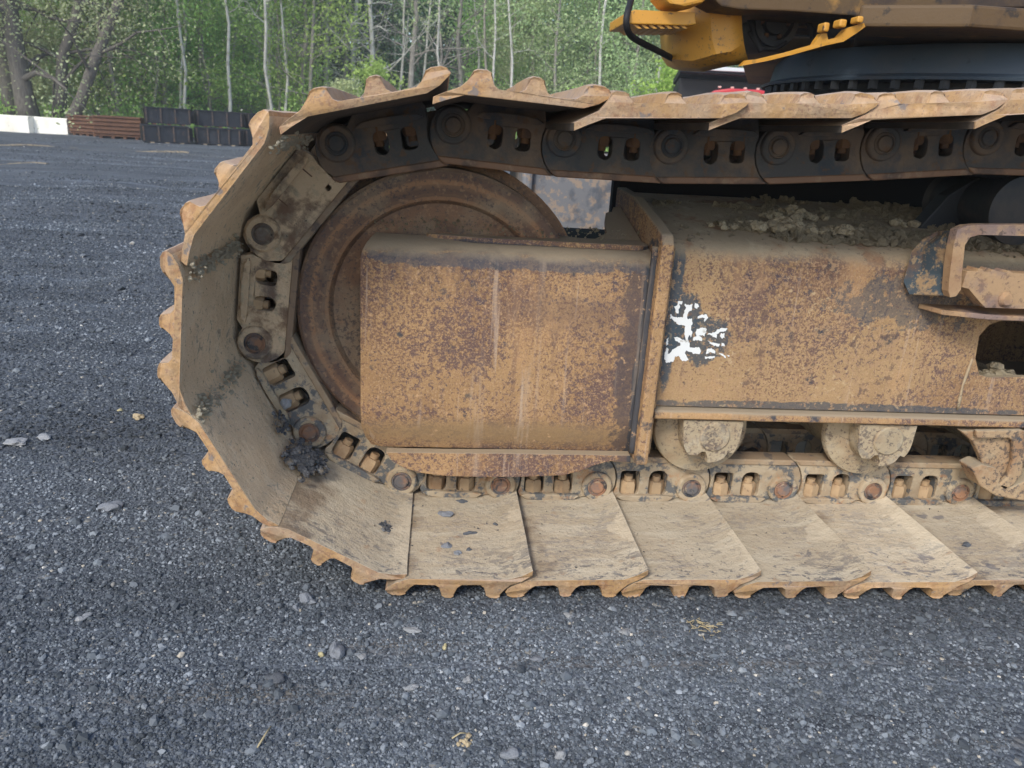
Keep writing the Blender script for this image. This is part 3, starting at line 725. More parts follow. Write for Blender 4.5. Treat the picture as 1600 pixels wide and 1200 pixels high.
# lower rib below the bend (front edge of the base plate)
rib = [xz(px, py, .325) for px, py in ((603, 706), (612, 719), (632, 731), (660, 739), (700, 743.5), (760, 745), (820, 744.5), (880, 742), (905, 736), (930, 726), (952, 720), (985, 722), (985, 711), (800, 708), (700, 707.5))]
rb = MB(); rb.prism(rib, .322, .352); rb.build('base_plate_edge', m_guard, guard, bevel=.004)
# top fork plate with its crescent notch, lying over the guard
tp = [at(745, 385, .362), at(800, 386, .362), at(990, 386, .362), at(996, 378, .38)]
tpo = [(tp[0].x, tp[0].y), (tp[1].x, .362), (.262, .362), (.284, .38), (.284, .50), (.215, .50), (.205, .47), (.16, .452), (.12, .455), (.095, .48), (.06, .46), (.03, .411), (-.25, .411), (-.245, .395)]
tb = MB(); tb.prism(tpo, 0, .012, M=Matrix(((1, 0, 0, 0), (0, 0, 1, 0), (0, 1, 0, .742), (0, 0, 0, 1))))
tb.build('fork_top_plate', m_guard, guard, bevel=.003)
tb = MB(); q = [Vector((x, y, .753 + (y - .452) * .22)) for x, y in ((.165, .452), (.284, .452), (.284, .72), (.262, .71), (.250, .67), (.232, .66), (.222, .62), (.212, .56), (.205, .50))]; n = len(q)
tb.add(q + [p + Vector((0, .003, -.014)) for p in q], [tuple(range(n)), tuple(range(2 * n - 1, n - 1, -1))] + [(i, (i + 1) % n, n + (i + 1) % n, n + i) for i in range(n)])
tb.build('fork_rear_lip', m_guard, guard)
tb = MB(); tb.box(.04, .285, .47, .76, .25, .742); tb.build('fork_inner_shade', m_dark, guard)  # black block standing in for the dark frame interior behind the notch
# collar plate
cb = MB()
csec = [(.278, .22), (.278, .770), (.296, .792), (.36, .806), (.60, .85), (.80, .86), (.80, .22)]
cb.prism([(a, b_) for a, b_ in csec], 0, .030, M=Matrix(((0, 1, 0, .287), (1, 0, 0, 0), (0, 0, 1, 0), (0, 0, 0, 1))))
cb.build('collar_plate', m_plate, EX, bevel=.005)
wb = MB()
for (xx, sx) in ((.287, -1), (.317, 1)):
    pts_ = [Vector((xx + sx * .003, .314 + .004 * noise.noise(Vector((0, 0, z * 40))), z)) for z in np.linspace(.24, .76, 30)]
    wb.tube(pts_, [.010 + .002 * noise.noise(Vector((3, 0, z * 60))) for z in range(30)], 6)
wb.build('weld_bead', m_guard, EX)

# long frame right of the collar
fb = MB()
holef = [xz(px, py, YG) for px, py in ((1530, 525), (1545, 508), (1565, 501), (1640, 501), (1640, 588), (1545, 590), (1530, 586), (1524, 560))]
XE = 2.4
front = [(.317, .366), (XE, .366), (XE, .728), (.317, .728)]
fb.prism(front, YG, YG + .016, [holef])
bend = [(YG, .728), (.323, .743), (.332, .757), (.345, .768), (.365, .777), (.40, .785), (.50, .803), (.70, .83), (.86, .845), (.86, .825), (.70, .81), (.50, .785), (.40, .767), (.345, .745), (.336, .728)]
fb.sweep(bend, .317, XE, 40, fn=lambda p, k: p + Vector((0, 0, .004 * noise.noise(Vector((p.x * 4, p.y * 4, 0))))))
fb.box(.317, XE, .80, .815, .366, .81)
fb.box(.317, XE, YG + .017, .799, .366, .380)
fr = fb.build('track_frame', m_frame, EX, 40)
wb = MB()
pts_ = [at(px, py, YG - .002) for px, py in ((1519, 560), (1512, 580), (1504, 602), (1499, 625), (1496, 640))]
wb.tube(pts_, [.003, .0045, .003, .0045, .003], 6); wb.build('weld_bead', m_roller, fr)
flb = MB()
flb.sweep([(.300, .337), (.300, .352), (.304, .358), (.316, .360), (.332, .3635), (.80, .3635), (.80, .337)], .325, XE, 30, fn=lambda p, k: p + Vector((0, .002 * noise.noise(Vector((p.x * 7, 0, 0))), .0015 * noise.noise(Vector((p.x * 9, 3, 0))))))
flb.build('bottom_flange', m_plate, fr, 40, bevel=.003)
# white paint remnants on the frame
def zp(x, y): return (980 + x / 5.3333, 400 + y / 5.3333)
polys = [
    [(425, 378), (460, 376), (458, 400), (440, 405), (435, 440), (425, 480), (405, 475), (400, 440), (390, 418), (415, 412)],
    [(480, 398), (515, 408), (545, 400), (540, 440), (535, 455), (515, 460), (500, 500), (500, 530), (540, 520), (545, 560), (530, 600), (540, 640), (530, 680), (520, 660), (505, 690), (515, 720), (490, 715), (480, 650), (483, 580), (430, 575), (405, 550), (360, 520), (358, 490), (400, 512), (465, 510), (480, 455), (490, 430), (478, 410)],
    [(560, 390), (590, 395), (598, 420), (580, 440), (562, 430)],
    [(585, 505), (620, 492), (668, 492), (670, 520), (650, 548), (640, 540), (650, 515), (620, 515), (590, 522)],
    [(580, 610), (620, 598), (660, 600), (662, 640), (640, 665), (600, 660), (630, 690), (625, 710), (590, 700), (550, 705), (555, 680), (580, 670), (570, 640)],
    [(675, 650), (720, 640), (750, 620), (790, 600), (835, 605), (820, 625), (780, 630), (745, 655), (750, 690), (730, 680), (700, 660)],
    [(785, 645), (812, 645), (810, 680), (790, 690), (778, 670)],
    [(390, 680), (420, 675), (455, 695), (490, 705), (520, 725), (520, 765), (560, 760), (600, 760), (615, 790), (600, 820), (560, 815), (520, 800), (495, 795), (480, 800), (495, 840), (515, 865), (480, 880), (440, 860), (425, 835), (400, 840), (385, 880), (330, 890), (310, 860), (315, 800), (330, 760), (345, 780), (340, 820), (355, 815), (375, 785), (420, 760), (445, 745), (440, 720), (410, 710)],
    [(670, 700), (700, 722), (770, 735), (765, 755), (725, 750), (700, 735)],
    [(790, 728), (815, 735), (808, 755), (785, 752)],
    [(668, 775), (705, 768), (740, 800), (735, 815), (710, 805), (690, 800), (655, 820)],
    [(765, 808), (800, 815), (825, 840), (815, 852), (790, 832)],
    [(645, 840), (730, 835), (728, 852), (650, 855)],
    [(326, 690), (342, 685), (340, 740), (325, 745)],
    [(828, 828), (855, 830), (850, 842)],
]
wp = MB()
for q in polys:
    qq = []
    for (a, b_), (c, d) in zip(q, q[1:] + q[:1]):
        n = max(1, int(math.hypot(c - a, d - b_) / 9))
        for k in range(n):
            x = a + (c - a) * k / n; y = b_ + (d - b_) * k / n
            qq.append((x + noise.noise(Vector((x * .09, y * .09, 1))) * 11, y + noise.noise(Vector((x * .09, y * .09, 9))) * 11))
    wp.prism([xz(*zp(x, y), YG - .0012) for x, y in qq], YG - .0012, YG - .0002)
wp.build('paint_mark', m_white, fr)

# bottom rollers
def roller(cx, cz=.287):
    r = MB(); r.lathe([(.0, -.012), (.06, -.012), (.085, -.008), (.108, 0), (.122, .003), (.125, .010), (.125, .022), (.108, .026), (.102, .04), (.102, .30), (.125, .31), (.125, .33), (.0, .33)], 56)
    o = r.build('track_roller', m_roller, EX, 30, loc=(cx, .372, cz))
    c = MB()
    pr = arc(0, 0, .073, 180, 222, 5) + [(-.030, -.050), (-.020, -.040), (-.010, -.040), (-.002, -.058)] + arc(0, 0, .070, 268, 305, 5) + [(.050, -.040)] + arc(0, 0, .076, 325, 360, 4) + [(.078, .045), (-.078, .045)]
    c.prism([(a + .006, b_) for a, b_ in pr], -.062, -.012)
    c.build('roller_cap', m_roller, o, bevel=.006, seg=3)
    d = MB(); d.lathe([(.0, -.067), (.036, -.067), (.040, -.064), (.040, -.061)], 32, (.014, 0, .002)); d.build('cap_disc', m_roller, o, 30)
for cx in (.478, .945, 1.41, 1.88): roller(cx)
# track guide bracket at the right edge
g = MB()
YB = .285
ga = [xz(px, py, YB) for px, py in ((1526, 673), (1598, 672), (1603, 676), (1603, 712), (1596, 742), (1584, 758), (1571, 766), (1560, 760), (1575, 745), (1583, 722), (1584, 690), (1576, 684), (1526, 684))]
g.prism(ga, YB, .300)
g.prism([xz(px, py, .305) for px, py in ((1500, 673), (1603, 673), (1597, 742), (1560, 762), (1540, 748), (1532, 715), (1520, 690))], .303, .325)
g.prism([xz(px, py, .285) for px, py in ((1519, 733), (1535, 726), (1556, 731), (1565, 742), (1562, 756), (1580, 762), (1620, 744), (1640, 745), (1640, 783), (1600, 783), (1556, 775), (1532, 760))], .285, .345)
g.build('track_guide', m_tanmetal, EX, bevel=.004)
# grab step on the frame
s_ = MB(); YS = .20
loopo = [(1496, 360), (1510, 353), (1530, 351), (1720, 351), (1720, 372), (1530, 367), (1516, 371), (1508, 383), (1503, 430), (1502, 452), (1494, 463), (1485, 465), (1482, 455), (1485, 420), (1490, 385)]
s_.prism([xz(px, py, YS) for px, py in loopo], YS, YS + .026)
plate = [(1504, 449), (1512, 424), (1528, 424), (1530, 420), (1536, 421), (1538, 425), (1548, 425), (1552, 421), (1560, 424), (1572, 426), (1577, 423), (1585, 427), (1720, 434), (1720, 487), (1540, 481), (1530, 470), (1515, 452)]
s_.prism([xz(px, py, YS) for px, py in plate], YS + .002, YS + .043)
stp = s_.build('grab_step', m_step, EX, bevel=.004)
b2 = MB(); c0 = xz(1572, 468, YS); b2.lathe([(.0, -.008), (.012, -.008), (.018, 0), (.018, .006)], 16, (c0[0], YS, c0[1])); b2.build('step_bolt', m_step, stp, 30)
s2 = MB()
pA = [at(1489, 361, YS + .012), at(1484, 463, YS + .012), at(1420, 461, .300), at(1411, 440, .304), at(1424, 392, .312), at(1440, 374, .318), at(1466, 360, .31)]
# left side plate sloping from the frame out to the step
q = [Vector(p) for p in pA]; off = Vector((.018, .012, 0))
s2.add(q + [p + off for p in q], [tuple(range(7)), tuple(range(13, 6, -1))] + [(i, (i + 1) % 7, 7 + (i + 1) % 7, 7 + i) for i in range(7)])
s2.build('step_side', m_stepside, stp, bevel=.003)
s3 = MB()
for i in range(1):
    tA = [at(1420, 466, .315), at(1490, 466, YS + .02), at(1545, 482, YS + .004), at(1720, 489, YS + .004), at(1720, 489, .318), at(1420, 466, .318)]
tA = [Vector(p) for p in tA]; z0 = .648
bot = [(tA[0].x + .03, .318), (tA[1].x, YS + .05), (tA[2].x + .02, YS + .012), (1.6, YS + .006), (1.6, .318)]
s3.prism(bot, 0, .012, M=Matrix(((1, 0, 0, 0), (0, 0, 1, 0), (0, 1, 0, .640), (0, 0, 0, 1))))
s3.build('step_floor', m_step, stp, bevel=.003)

# carrier roller and its black bracket at the right
cb = MB(); cb.lathe([(.0, 0), (.06, 0), (.085, .006), (.085, .05), (.072, .06), (.072, .28), (.085, .29), (.0, .30)], 40); cb.build('carrier_roller', m_black, EX, 30, loc=(1.235, .40, .880))
kb = MB(); kb.prism([(1.06, .80), (1.34, .80), (1.34, .93), (1.20, .95), (1.13, .90)], .55, .60); kb.build('carrier_bracket', m_black, EX, bevel=.004)

# centre body under the slew ring and far frame
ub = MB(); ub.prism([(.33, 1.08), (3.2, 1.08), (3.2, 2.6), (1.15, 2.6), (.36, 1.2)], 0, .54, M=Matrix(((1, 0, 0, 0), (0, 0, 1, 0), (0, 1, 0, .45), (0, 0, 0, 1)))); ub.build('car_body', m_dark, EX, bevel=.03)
fa = MB(); fa.box(.30, 4.0, 3.05, 3.8, .30, .90); fa.box(.24, .30, 3.0, 3.85, .25, .93); fa.build('far_track_frame', m_fargrey, EX, bevel=.02)
# slew ring
RC = (2.13, 1.95)
def zlathe(mb, prof, seg=96, c=(0, 0)):
    M = Matrix(((1, 0, 0, c[0]), (0, 0, -1, c[1]), (0, 1, 0, 0), (0, 0, 0, 1)))
    t0 = MB(); t0.lathe(prof, seg); mb.add([M @ Vector(p) for p in t0.v], t0.f, 0, True)
sb = MB(); zlathe(sb, [(.0, 1.02), (.80, 1.02), (.80, 1.16), (.86, 1.17), (.86, 1.215), (.83, 1.22), (.83, 1.25), (.0, 1.25)], 96, RC)
ring = sb.build('slew_ring', m_black, EX, 35)
sb = MB(); zlathe(sb, [(.82, 1.252), (.93, 1.252), (.935, 1.262), (.90, 1.275), (.885, 1.35), (.86, 1.375), (.82, 1.375)], 96, RC); sb.build('ring_skirt', m_ringpaint, ring, 35)
bm_ = MB(); 
v = []
hx2 = [(.018 * math.cos(R_(60 * k)), .018 * math.sin(R_(60 * k))) for k in range(6)]
for z in (0, -.030): v += [(a, b_, z) for a, b_ in hx2]
bm_.add(v, [(i, (i + 1) % 6, 6 + (i + 1) % 6, 6 + i) for i in range(6)] + [tuple(range(6, 12)), tuple(range(6))])
bme = bm_.mesh('ring_bolt', [m_black])
for k in range(24):
    a = R_(165 + k * 5.2)
    part('ring_bolt', bme, ring, Matrix.Translation((RC[0] + .905 * math.cos(a), RC[1] + .905 * math.sin(a), 1.252)))
# upper structure: deck slab, yellow corner, cover, hose, step
hub = MB()
dk = [(1.12, 1.20), (1.40, 1.04), (3.6, .90), (3.6, 3.9), (1.8, 3.9), (1.20, 2.45), (1.10, 2.08), (1.50, 1.95)]
hub.prism(dk, 1.385, 1.45, M=Matrix(((1, 0, 0, 0), (0, 0, 1, 0), (0, 1, 0, 0), (0, 0, 0, 1))))
# sloped belly above the deck's front edge
deck = hub.build('upper_deck', m_body_under, EX, bevel=.01)
YY = 1.55
yb = MB()
# golden left face wrapping round to the bright face
def ring_pts(lst, Y): return [at(px, py, Y) for px, py in lst]
rowsY = [((1036, -25), 1.80), ((1046, -25), 1.70), ((1070, -25), 1.63), ((1108, -25), 1.59), ((1135, -25), 1.58), ((1172, -25), 1.58)]
profs = [
    [(1036, -25), (1036, 30), (1036, 60), (1038, 88), (1044, 98), (1056, 104)],
    [(1050, -25), (1050, 30), (1050, 60), (1052, 90), (1060, 100), (1070, 106)],
    [(1080, -25), (1080, 30), (1081, 60), (1084, 92), (1092, 101), (1100, 107)],
    [(1110, -25), (1111, 30), (1113, 60), (1119, 82), (1128, 91), (1140, 98)],
    [(1135, -25), (1136, 20), (1137, 55), (1141, 78), (1146, 90), (1152, 97)],
    [(1158, -25), (1157, 20), (1158, 45), (1160, 66), (1164, 82), (1168, 92)],
]
Ys = [1.85, 1.72, 1.62, 1.56, 1.555, 1.555]
v = []
for pr, Y in zip(profs, Ys):
    for k, (px, py) in enumerate(pr): v.append(at(px, py, Y + (.03 if k == 4 else .07 if k == 5 else 0)))
n = 6; f = [(i * n + j, (i + 1) * n + j, (i + 1) * n + j + 1, i * n + j + 1) for i in range(5) for j in range(n - 1)]
yb.add(v, f, 0)
yo = yb.build('side_panel', m_yellow, EX, 28); md = yo.modifiers.new('thick', 'SOLIDIFY'); md.thickness = .012; md.offset = -1
yb = MB()
strip = [(1160, 100), (1166, 94), (1180, 93), (1230, 81), (1272, 69), (1276, 62), (1284, 52), (1292, 52), (1294, 62), (1310, 58), (1322, 45), (1336, 40), (1350, 36), (1352, 42), (1338, 52), (1318, 65), (1290, 71), (1240, 85), (1200, 95), (1158, 103)]
def sy(px): return 1.52 - (px - 1158) / 195 * .36
q = [at(px, py, sy(px)) for px, py in strip]; ts = tessellate_polygon([[Vector((px, -py, 0)) for px, py in strip]]); n = len(q)
yb.add(q + [p + Vector((0, .03, 0)) for p in q], [tuple(t_) for t_ in ts] + [tuple(i + n for i in reversed(t_)) for t_ in ts] + [(i, (i + 1) % n, n + (i + 1) % n, n + i) for i in range(n)])
yb.build('sill_strip', m_yellow, EX)
# beam step with ribs underneath
bb = MB()
bb.prism([xz(px, py, 1.45) for px, py in ((976, 21), (992, 15), (1086, 20), (1088, 38), (1075, 40), (975, 37))], 1.45, 1.70)
bs = bb.build('beam_step', m_yellow, EX, bevel=.004)
for k in range(7):
    rb_ = MB(); rb_.prism([xz(px, py, 1.45) for px, py in ((990 + 12 * k, 38), (996 + 12 * k, 38), (1004 + 12 * k, 44), (998 + 12 * k, 44))], 1.46, 1.68); rb_.build('tread_rib', m_yellow, bs)
hb = MB(); hp = [at(px, py, Y) for px, py, Y in ((991, -30, 1.50), (986, 0, 1.50), (980, 22, 1.44), (979, 40, 1.44), (986, 56, 1.48), (1005, 68, 1.55), (1025, 78, 1.62), (1044, 88, 1.70), (1060, 96, 1.80))]
def smooth_path(p, n=5):
    out = []
    for i in range(len(p) - 1):
        a, b_, c, d = p[max(i - 1, 0)], p[i], p[i + 1], p[min(i + 2, len(p) - 1)]
        for k in range(n):
            u = k / n; out.append(.5 * ((2 * b_) + (c - a) * u + (2 * a - 5 * b_ + 4 * c - d) * u * u + (3 * b_ - a - 3 * c + d) * u ** 3))
    out.append(p[-1]); return out
hb.tube(smooth_path(hp), .0115, 12); hb.build('hose', m_rubber, EX)
# upper cover with curved lower edge, dark underside
cv = MB()
cs = [(1110, -40), (1112, -4), (1128, 10), (1160, 15), (1230, 17), (1300, 22), (1370, 28), (1388, 14), (1600, 12), (1760, 10), (1760, -60)]
cv.prism([xz(px, py, 1.40) for px, py in cs], 1.40, 1.95); cv.build('engine_cover', m_body_under, EX, bevel=.02)
yt = MB(); yt.prism([xz(px, py, 1.38) for px, py in ((1030, -40), (1034, -8), (1046, 6), (1072, 10), (1098, 4), (1114, -10), (1118, -40))], 1.38, 1.54); yt.build('upper_bumper', m_yellow, EX, bevel=.01)
# dark machinery in the opening
mc = MB(); c0 = at(1210, 36, 1.68); mc.lathe([(.0, -.02), (.04, -.02), (.045, .0), (.06, 0), (.065, -.03), (.085, -.03), (.095, .0), (.095, .2)], 36, tuple(c0)); mo = mc.build('swing_motor', m_black, EX, 30)
for k in range(6):
    a = R_(60 * k); q = MB(); q.lathe([(.0, -.012), (.008, -.012), (.01, 0)], 8, (c0.x + .052 * math.cos(a), c0.y - .0, c0.z + .052 * math.sin(a))); q.build('motor_bolt', m_nutdark, mo)
mc = MB()
for pth, rr in (((1172, 30, 1.66), (1180, 60, 1.63), (1190, 80, 1.62)), .012), (((1240, 20, 1.66), (1262, 34, 1.64), (1270, 60, 1.62)), .010), (((1228, 66, 1.64), (1210, 76, 1.62), (1186, 72, 1.62), (1170, 50, 1.64)), .008):
    mc.tube(smooth_path([at(*q_) for q_ in pth]), rr, 8)
mc.build('hydraulic_hose', m_rubber, mo)
bx_ = MB(); bx_.box(.0, 2.6, .0, .02, 0, .3); o = bx_.build('bulkhead', m_black, EX, loc=(1.05, 2.05, 1.44))
for (px, py, w_, h_) in ((1292, 42, 12, 14), (1318, 36, 14, 12), (1345, 30, 12, 10)):
    q = MB(); yy_ = sy(px) - .02; p0 = at(px - w_ / 2, py + h_ / 2, yy_); p1 = at(px + w_ / 2, py - h_ / 2, yy_); q.box(p0.x, p1.x, yy_, yy_ + .05, p0.z, p1.z); q.build('bracket_lug', m_yellow, EX, bevel=.006)

# ------------------------------------------------------------------ dirt and stones on the machine
def lump(name, n, size, spread, mat_, seed, fl=.6, sub=2):
    r = random.Random(seed); bm = bmesh.new()
    for i in range(n):
        b0 = len(bm.verts); s = size * r.uniform(.4, 1.0)
        res = bmesh.ops.create_icosphere(bm, subdivisions=sub, radius=s)
        o_ = Vector((r.gauss(0, spread), r.gauss(0, spread * .7), 0)); o_.z = s * .45 + max(0, (spread * 1.3 - o_.length)) * r.random() * fl
        of = Vector((r.random() * 99, i, 0))
        for v_ in res['verts']:
            k = 1 + noise.noise(v_.co / s * 1.6 + of) * .6 + noise.noise(v_.co / s * 4 + of) * .2
            v_.co = v_.co * k; v_.co.z *= .8; v_.co += o_
    me = bpy.data.meshes.new(name); bm.to_mesh(me); bm.free(); me.materials.append(mat_); return me
def place(name, me, loc, label, cat, group=None, kind=None, rot=None):
    o = bpy.data.objects.new(name, me); COL.objects.link(o); o.location = loc
    if rot: o.rotation_euler = rot
    return tag(o, label, cat, group, kind)
def frame_top(x, y):
    tb_ = [(.345, .768), (.365, .777), (.40, .785), (.50, .803), (.70, .83), (.86, .845)]
    for (a, za), (b_, zb) in zip(tb_, tb_[1:]):
        if a <= y <= b_: return za + (zb - za) * (y - a) / (b_ - a)
    return .768
place('dirt_clump', lump('dirt_clump', 90, .017, .040, m_clod, 1, .5), (.655, .47, frame_top(0, .47)), 'largest pile of crumbly olive-brown earth lying on top of the track frame', 'dirt clump')
place('dirt_clump', lump('dirt_clump', 60, .014, .034, m_clod, 2, .5), (.80, .46, frame_top(0, .46)), 'low crumbly earth pile on the frame top between the largest pile and the grab step', 'dirt clump')
place('dirt_clump', lump('dirt_clump', 60, .014, .040, m_clod, 5, .5), (.72, .60, frame_top(0, .60)), 'shaded earth heap behind the largest pile on the frame top', 'dirt clump')
place('dirt_clump', lump('dirt_clump', 20, .010, .024, m_clod, 6, .4), (.50, .46, frame_top(0, .46)), 'small scatter of earth lumps left of the largest pile on the frame top', 'dirt clump')
place('dirt_clump', lump('dirt_clump', 9, .014, .020, m_clod, 3), (1.05, .57, frame_top(0, .57)), 'round earth clods at the foot of the black carrier bracket', 'dirt clump')
ho = at(1550, 586, .36)
place('dirt_clump', lump('dirt_clump', 40, .018, .026, m_clod, 4, .8), tuple(at(1552, 584, .375) - Vector((0, 0, .012))), 'pale earth lumps piled inside the rounded opening of the frame', 'dirt clump')
# crumbs (stuff)
ccol = bpy.data.collections.new('crumb_variants')
for i in range(5):
    o = bpy.data.objects.new('crumb_piece', stone_mesh('crumb_piece', i + 40, m_clod, 2, .75)); ccol.objects.link(o)
cp = []; cs_ = []
for i in range(9000):
    x = rs.uniform(.36, 1.9); y = rs.uniform(.37, .83)
    d = noise.noise(Vector((x * 4.5, y * 6, 4))) + .35 * noise.noise(Vector((x * 17, y * 17, 4))) + (min(x, .95) - .52) * .55
    if d < .05 + .10 * rs.random(): continue
    s_ = .004 + .022 * rs.random() ** 2.6 * min(1, .25 + d * 2.2)
    cp.append((x, y, frame_top(x, y) + s_ * .3 + .012 * max(0, d - .25) * rs.random())); cs_.append(s_ * 1.3)
for i in range(500):
    x = rs.uniform(.34, 1.8); y = .35 + rs.random() * .4
    s = .003 + .008 * rs.random() ** 3; cp.append((x, y, frame_top(x, y) + s * .3)); cs_.append(s)
for i in range(260):
    x = rs.uniform(-.38, .27); y = rs.uniform(.36, .45); s = .002 + .007 * rs.random() ** 3
    cp.append((x, y, .762 + (y - .36) * .2 + .002)); cs_.append(s)
tag(instancer('dirt_crumbs', cp, cs_, ccol), 'scattered dry earth crumbs over the tops of the track frame and guard', 'dirt', kind='stuff')
dcol = bpy.data.collections.new('grit_variants')
for i in range(5):
    o = bpy.data.objects.new('grit_piece', stone_mesh('grit_piece', i + 60, m_clump, 1, .6)); dcol.objects.link(o)
cp = []; cs_ = []
ztop = .104 - .0365
for i in range(150):
    p = atz(rs.uniform(640, 815), 790 + rs.uniform(0, 110), ztop); s = .002 + .005 * rs.random() ** 2; cp.append((p.x, p.y, ztop + s * .2)); cs_.append(s)
for i in range(90):
    p = atz(rs.normal(637, 10), rs.uniform(785, 880), ztop); s = .003 + .007 * rs.random() ** 2
    if p.x > -.285: cp.append((p.x, p.y, ztop + s * .2)); cs_.append(s)
for i in range(160):
    p = atz(rs.uniform(840, 1600), 790 + rs.uniform(0, 115), ztop); s = .0015 + .003 * rs.random() ** 2; cp.append((p.x, p.y, ztop + s * .2)); cs_.append(s)
tag(instancer('asphalt_grit', cp, cs_, dcol), 'fine dark asphalt grit strewn on the lower track shoes', 'grit', kind='stuff')

def plane_hit(px, py, i, t_):
    """hit the inner face of shoe i"""
    M = frame_mat(pins[i], pins[i + 1], 0); n_ = Vector((M[0][2], M[1][2], M[2][2])); o_ = Vector((M[0][3], 0, M[2][3])) + n_ * t_
    d = ray(px, py); k = (o_ - CAM).dot(n_) / d.dot(n_); return CAM + d * k, -n_
p, n_ = plane_hit(462, 712, 10, .034)
q = n_.to_track_quat('Z', 'Y').to_euler()
place('asphalt_clump', lump('asphalt_clump', 240, .010, .030, m_clump, 11, .7, 2), p + Vector((.02, -.02, .0)), 'black crumbly clump of asphalt millings wedged against the lower left of the chain', 'asphalt clump', rot=q)
p, n_ = plane_hit(440, 664, 11, .034)
place('asphalt_clump', lump('asphalt_clump', 60, .007, .022, m_clump, 12, .5, 1), p, 'looser dark crumbs just above the black asphalt clump beside the chain', 'asphalt clump', rot=n_.to_track_quat('Z', 'Y').to_euler())
p, n_ = plane_hit(606, 826, 10, .037)
place('asphalt_clump', lump('asphalt_clump', 50, .006, .016, m_clump, 13, .2, 1), p, 'flat patch of black grit on the tilted shoe left of the first flat shoe', 'asphalt clump', rot=n_.to_track_quat('Z', 'Y').to_euler())
m_st = {
    'grey': mat('grey_stone', (.20, .21, .23), [dict(col=(.32, .32, .335), scale=40, lo=.45, hi=.65, amt=.7)], rough=.85, bump=((120, .5, .003),)),
    'dark': mat('dark_stone', (.11, .115, .125), [dict(col=(.11, .11, .12), scale=50, lo=.5, hi=.65, amt=.7)], rough=.85, bump=((120, .5, .003),)),
    'tan': mat('tan_stone', (.46, .36, .22), [dict(col=(.33, .25, .16), scale=40, lo=.45, hi=.65, amt=.7)], rough=.9, bump=((120, .5, .003),)),
    'pale': mat('pale_stone', (.34, .34, .34), [dict(col=(.22, .22, .23), scale=30, lo=.45, hi=.65, amt=.7)], rough=.85, bump=((120, .5, .003),)),
    'yellow': mat('yellow_stone', (.55, .47, .26), [dict(col=(.40, .33, .18), scale=40, lo=.5, hi=.65, amt=.6)], rough=.85, bump=((120, .5, .003),))}
sid = [100]
def stone(px, py, d, kind, label, z=None, sq=.6, asp=1):
    sid[0] += 1
    me_ = stone_mesh('stone', sid[0], m_st[kind], 3, sq)
    p_ = atz(px, py, ztop if z == 'shoe' else .02)
    if z != 'shoe': p_.z = gz(p_.x, p_.y)
    o_ = place('stone', me_, p_ + Vector((0, 0, d * .18)), label, 'stone')
    o_.scale = (d * asp, d, d); o_.rotation_euler.z = random.uniform(-.5, .5) if asp != 1 else random.uniform(0, 6)
    return o_
for a in [(698, 854, .020, 'grey', 'roundest grey stone in the middle of the first flat track shoe'),
          (715, 866, .018, 'grey', 'grey stone just right of and below the roundest stone on the first flat shoe'),
          (733, 860, .012, 'dark', 'small dark stone right of the two grey stones on the first flat shoe'),
          (733, 835, .018, 'dark', 'flat black stone standing alone near the centre of the first flat shoe', 1.5),
          (795, 829, .014, 'dark', 'small dark stone near the right edge of the first flat shoe'),
          (697, 806, .024, 'grey', 'long flat grey stone near the chain on the first flat shoe', 1.9),
          (722, 785, .016, 'dark', 'dark crumbly stone right under the chain on the first flat shoe', 1.3),
          (774, 820, .010, 'dark', 'tiniest dark stone near the right edge of the first flat shoe'),
          (643, 793, .014, 'dark', 'dark stone in the top left corner of the first flat shoe'),
          (641, 818, .011, 'tan', 'tan pebble at the left seam of the first flat shoe'),
          (682, 806, .007, 'yellow', 'tiny pale yellow pebble left of the long flat stone on the first flat shoe'),
          (1510, 852, .014, 'dark', 'single dark stone on the clean shoe at the right end of the track', 1.6)]:
    stone(a[0], a[1], a[2], a[3], a[4], 'shoe', .6, a[5] if len(a) > 5 else 1)
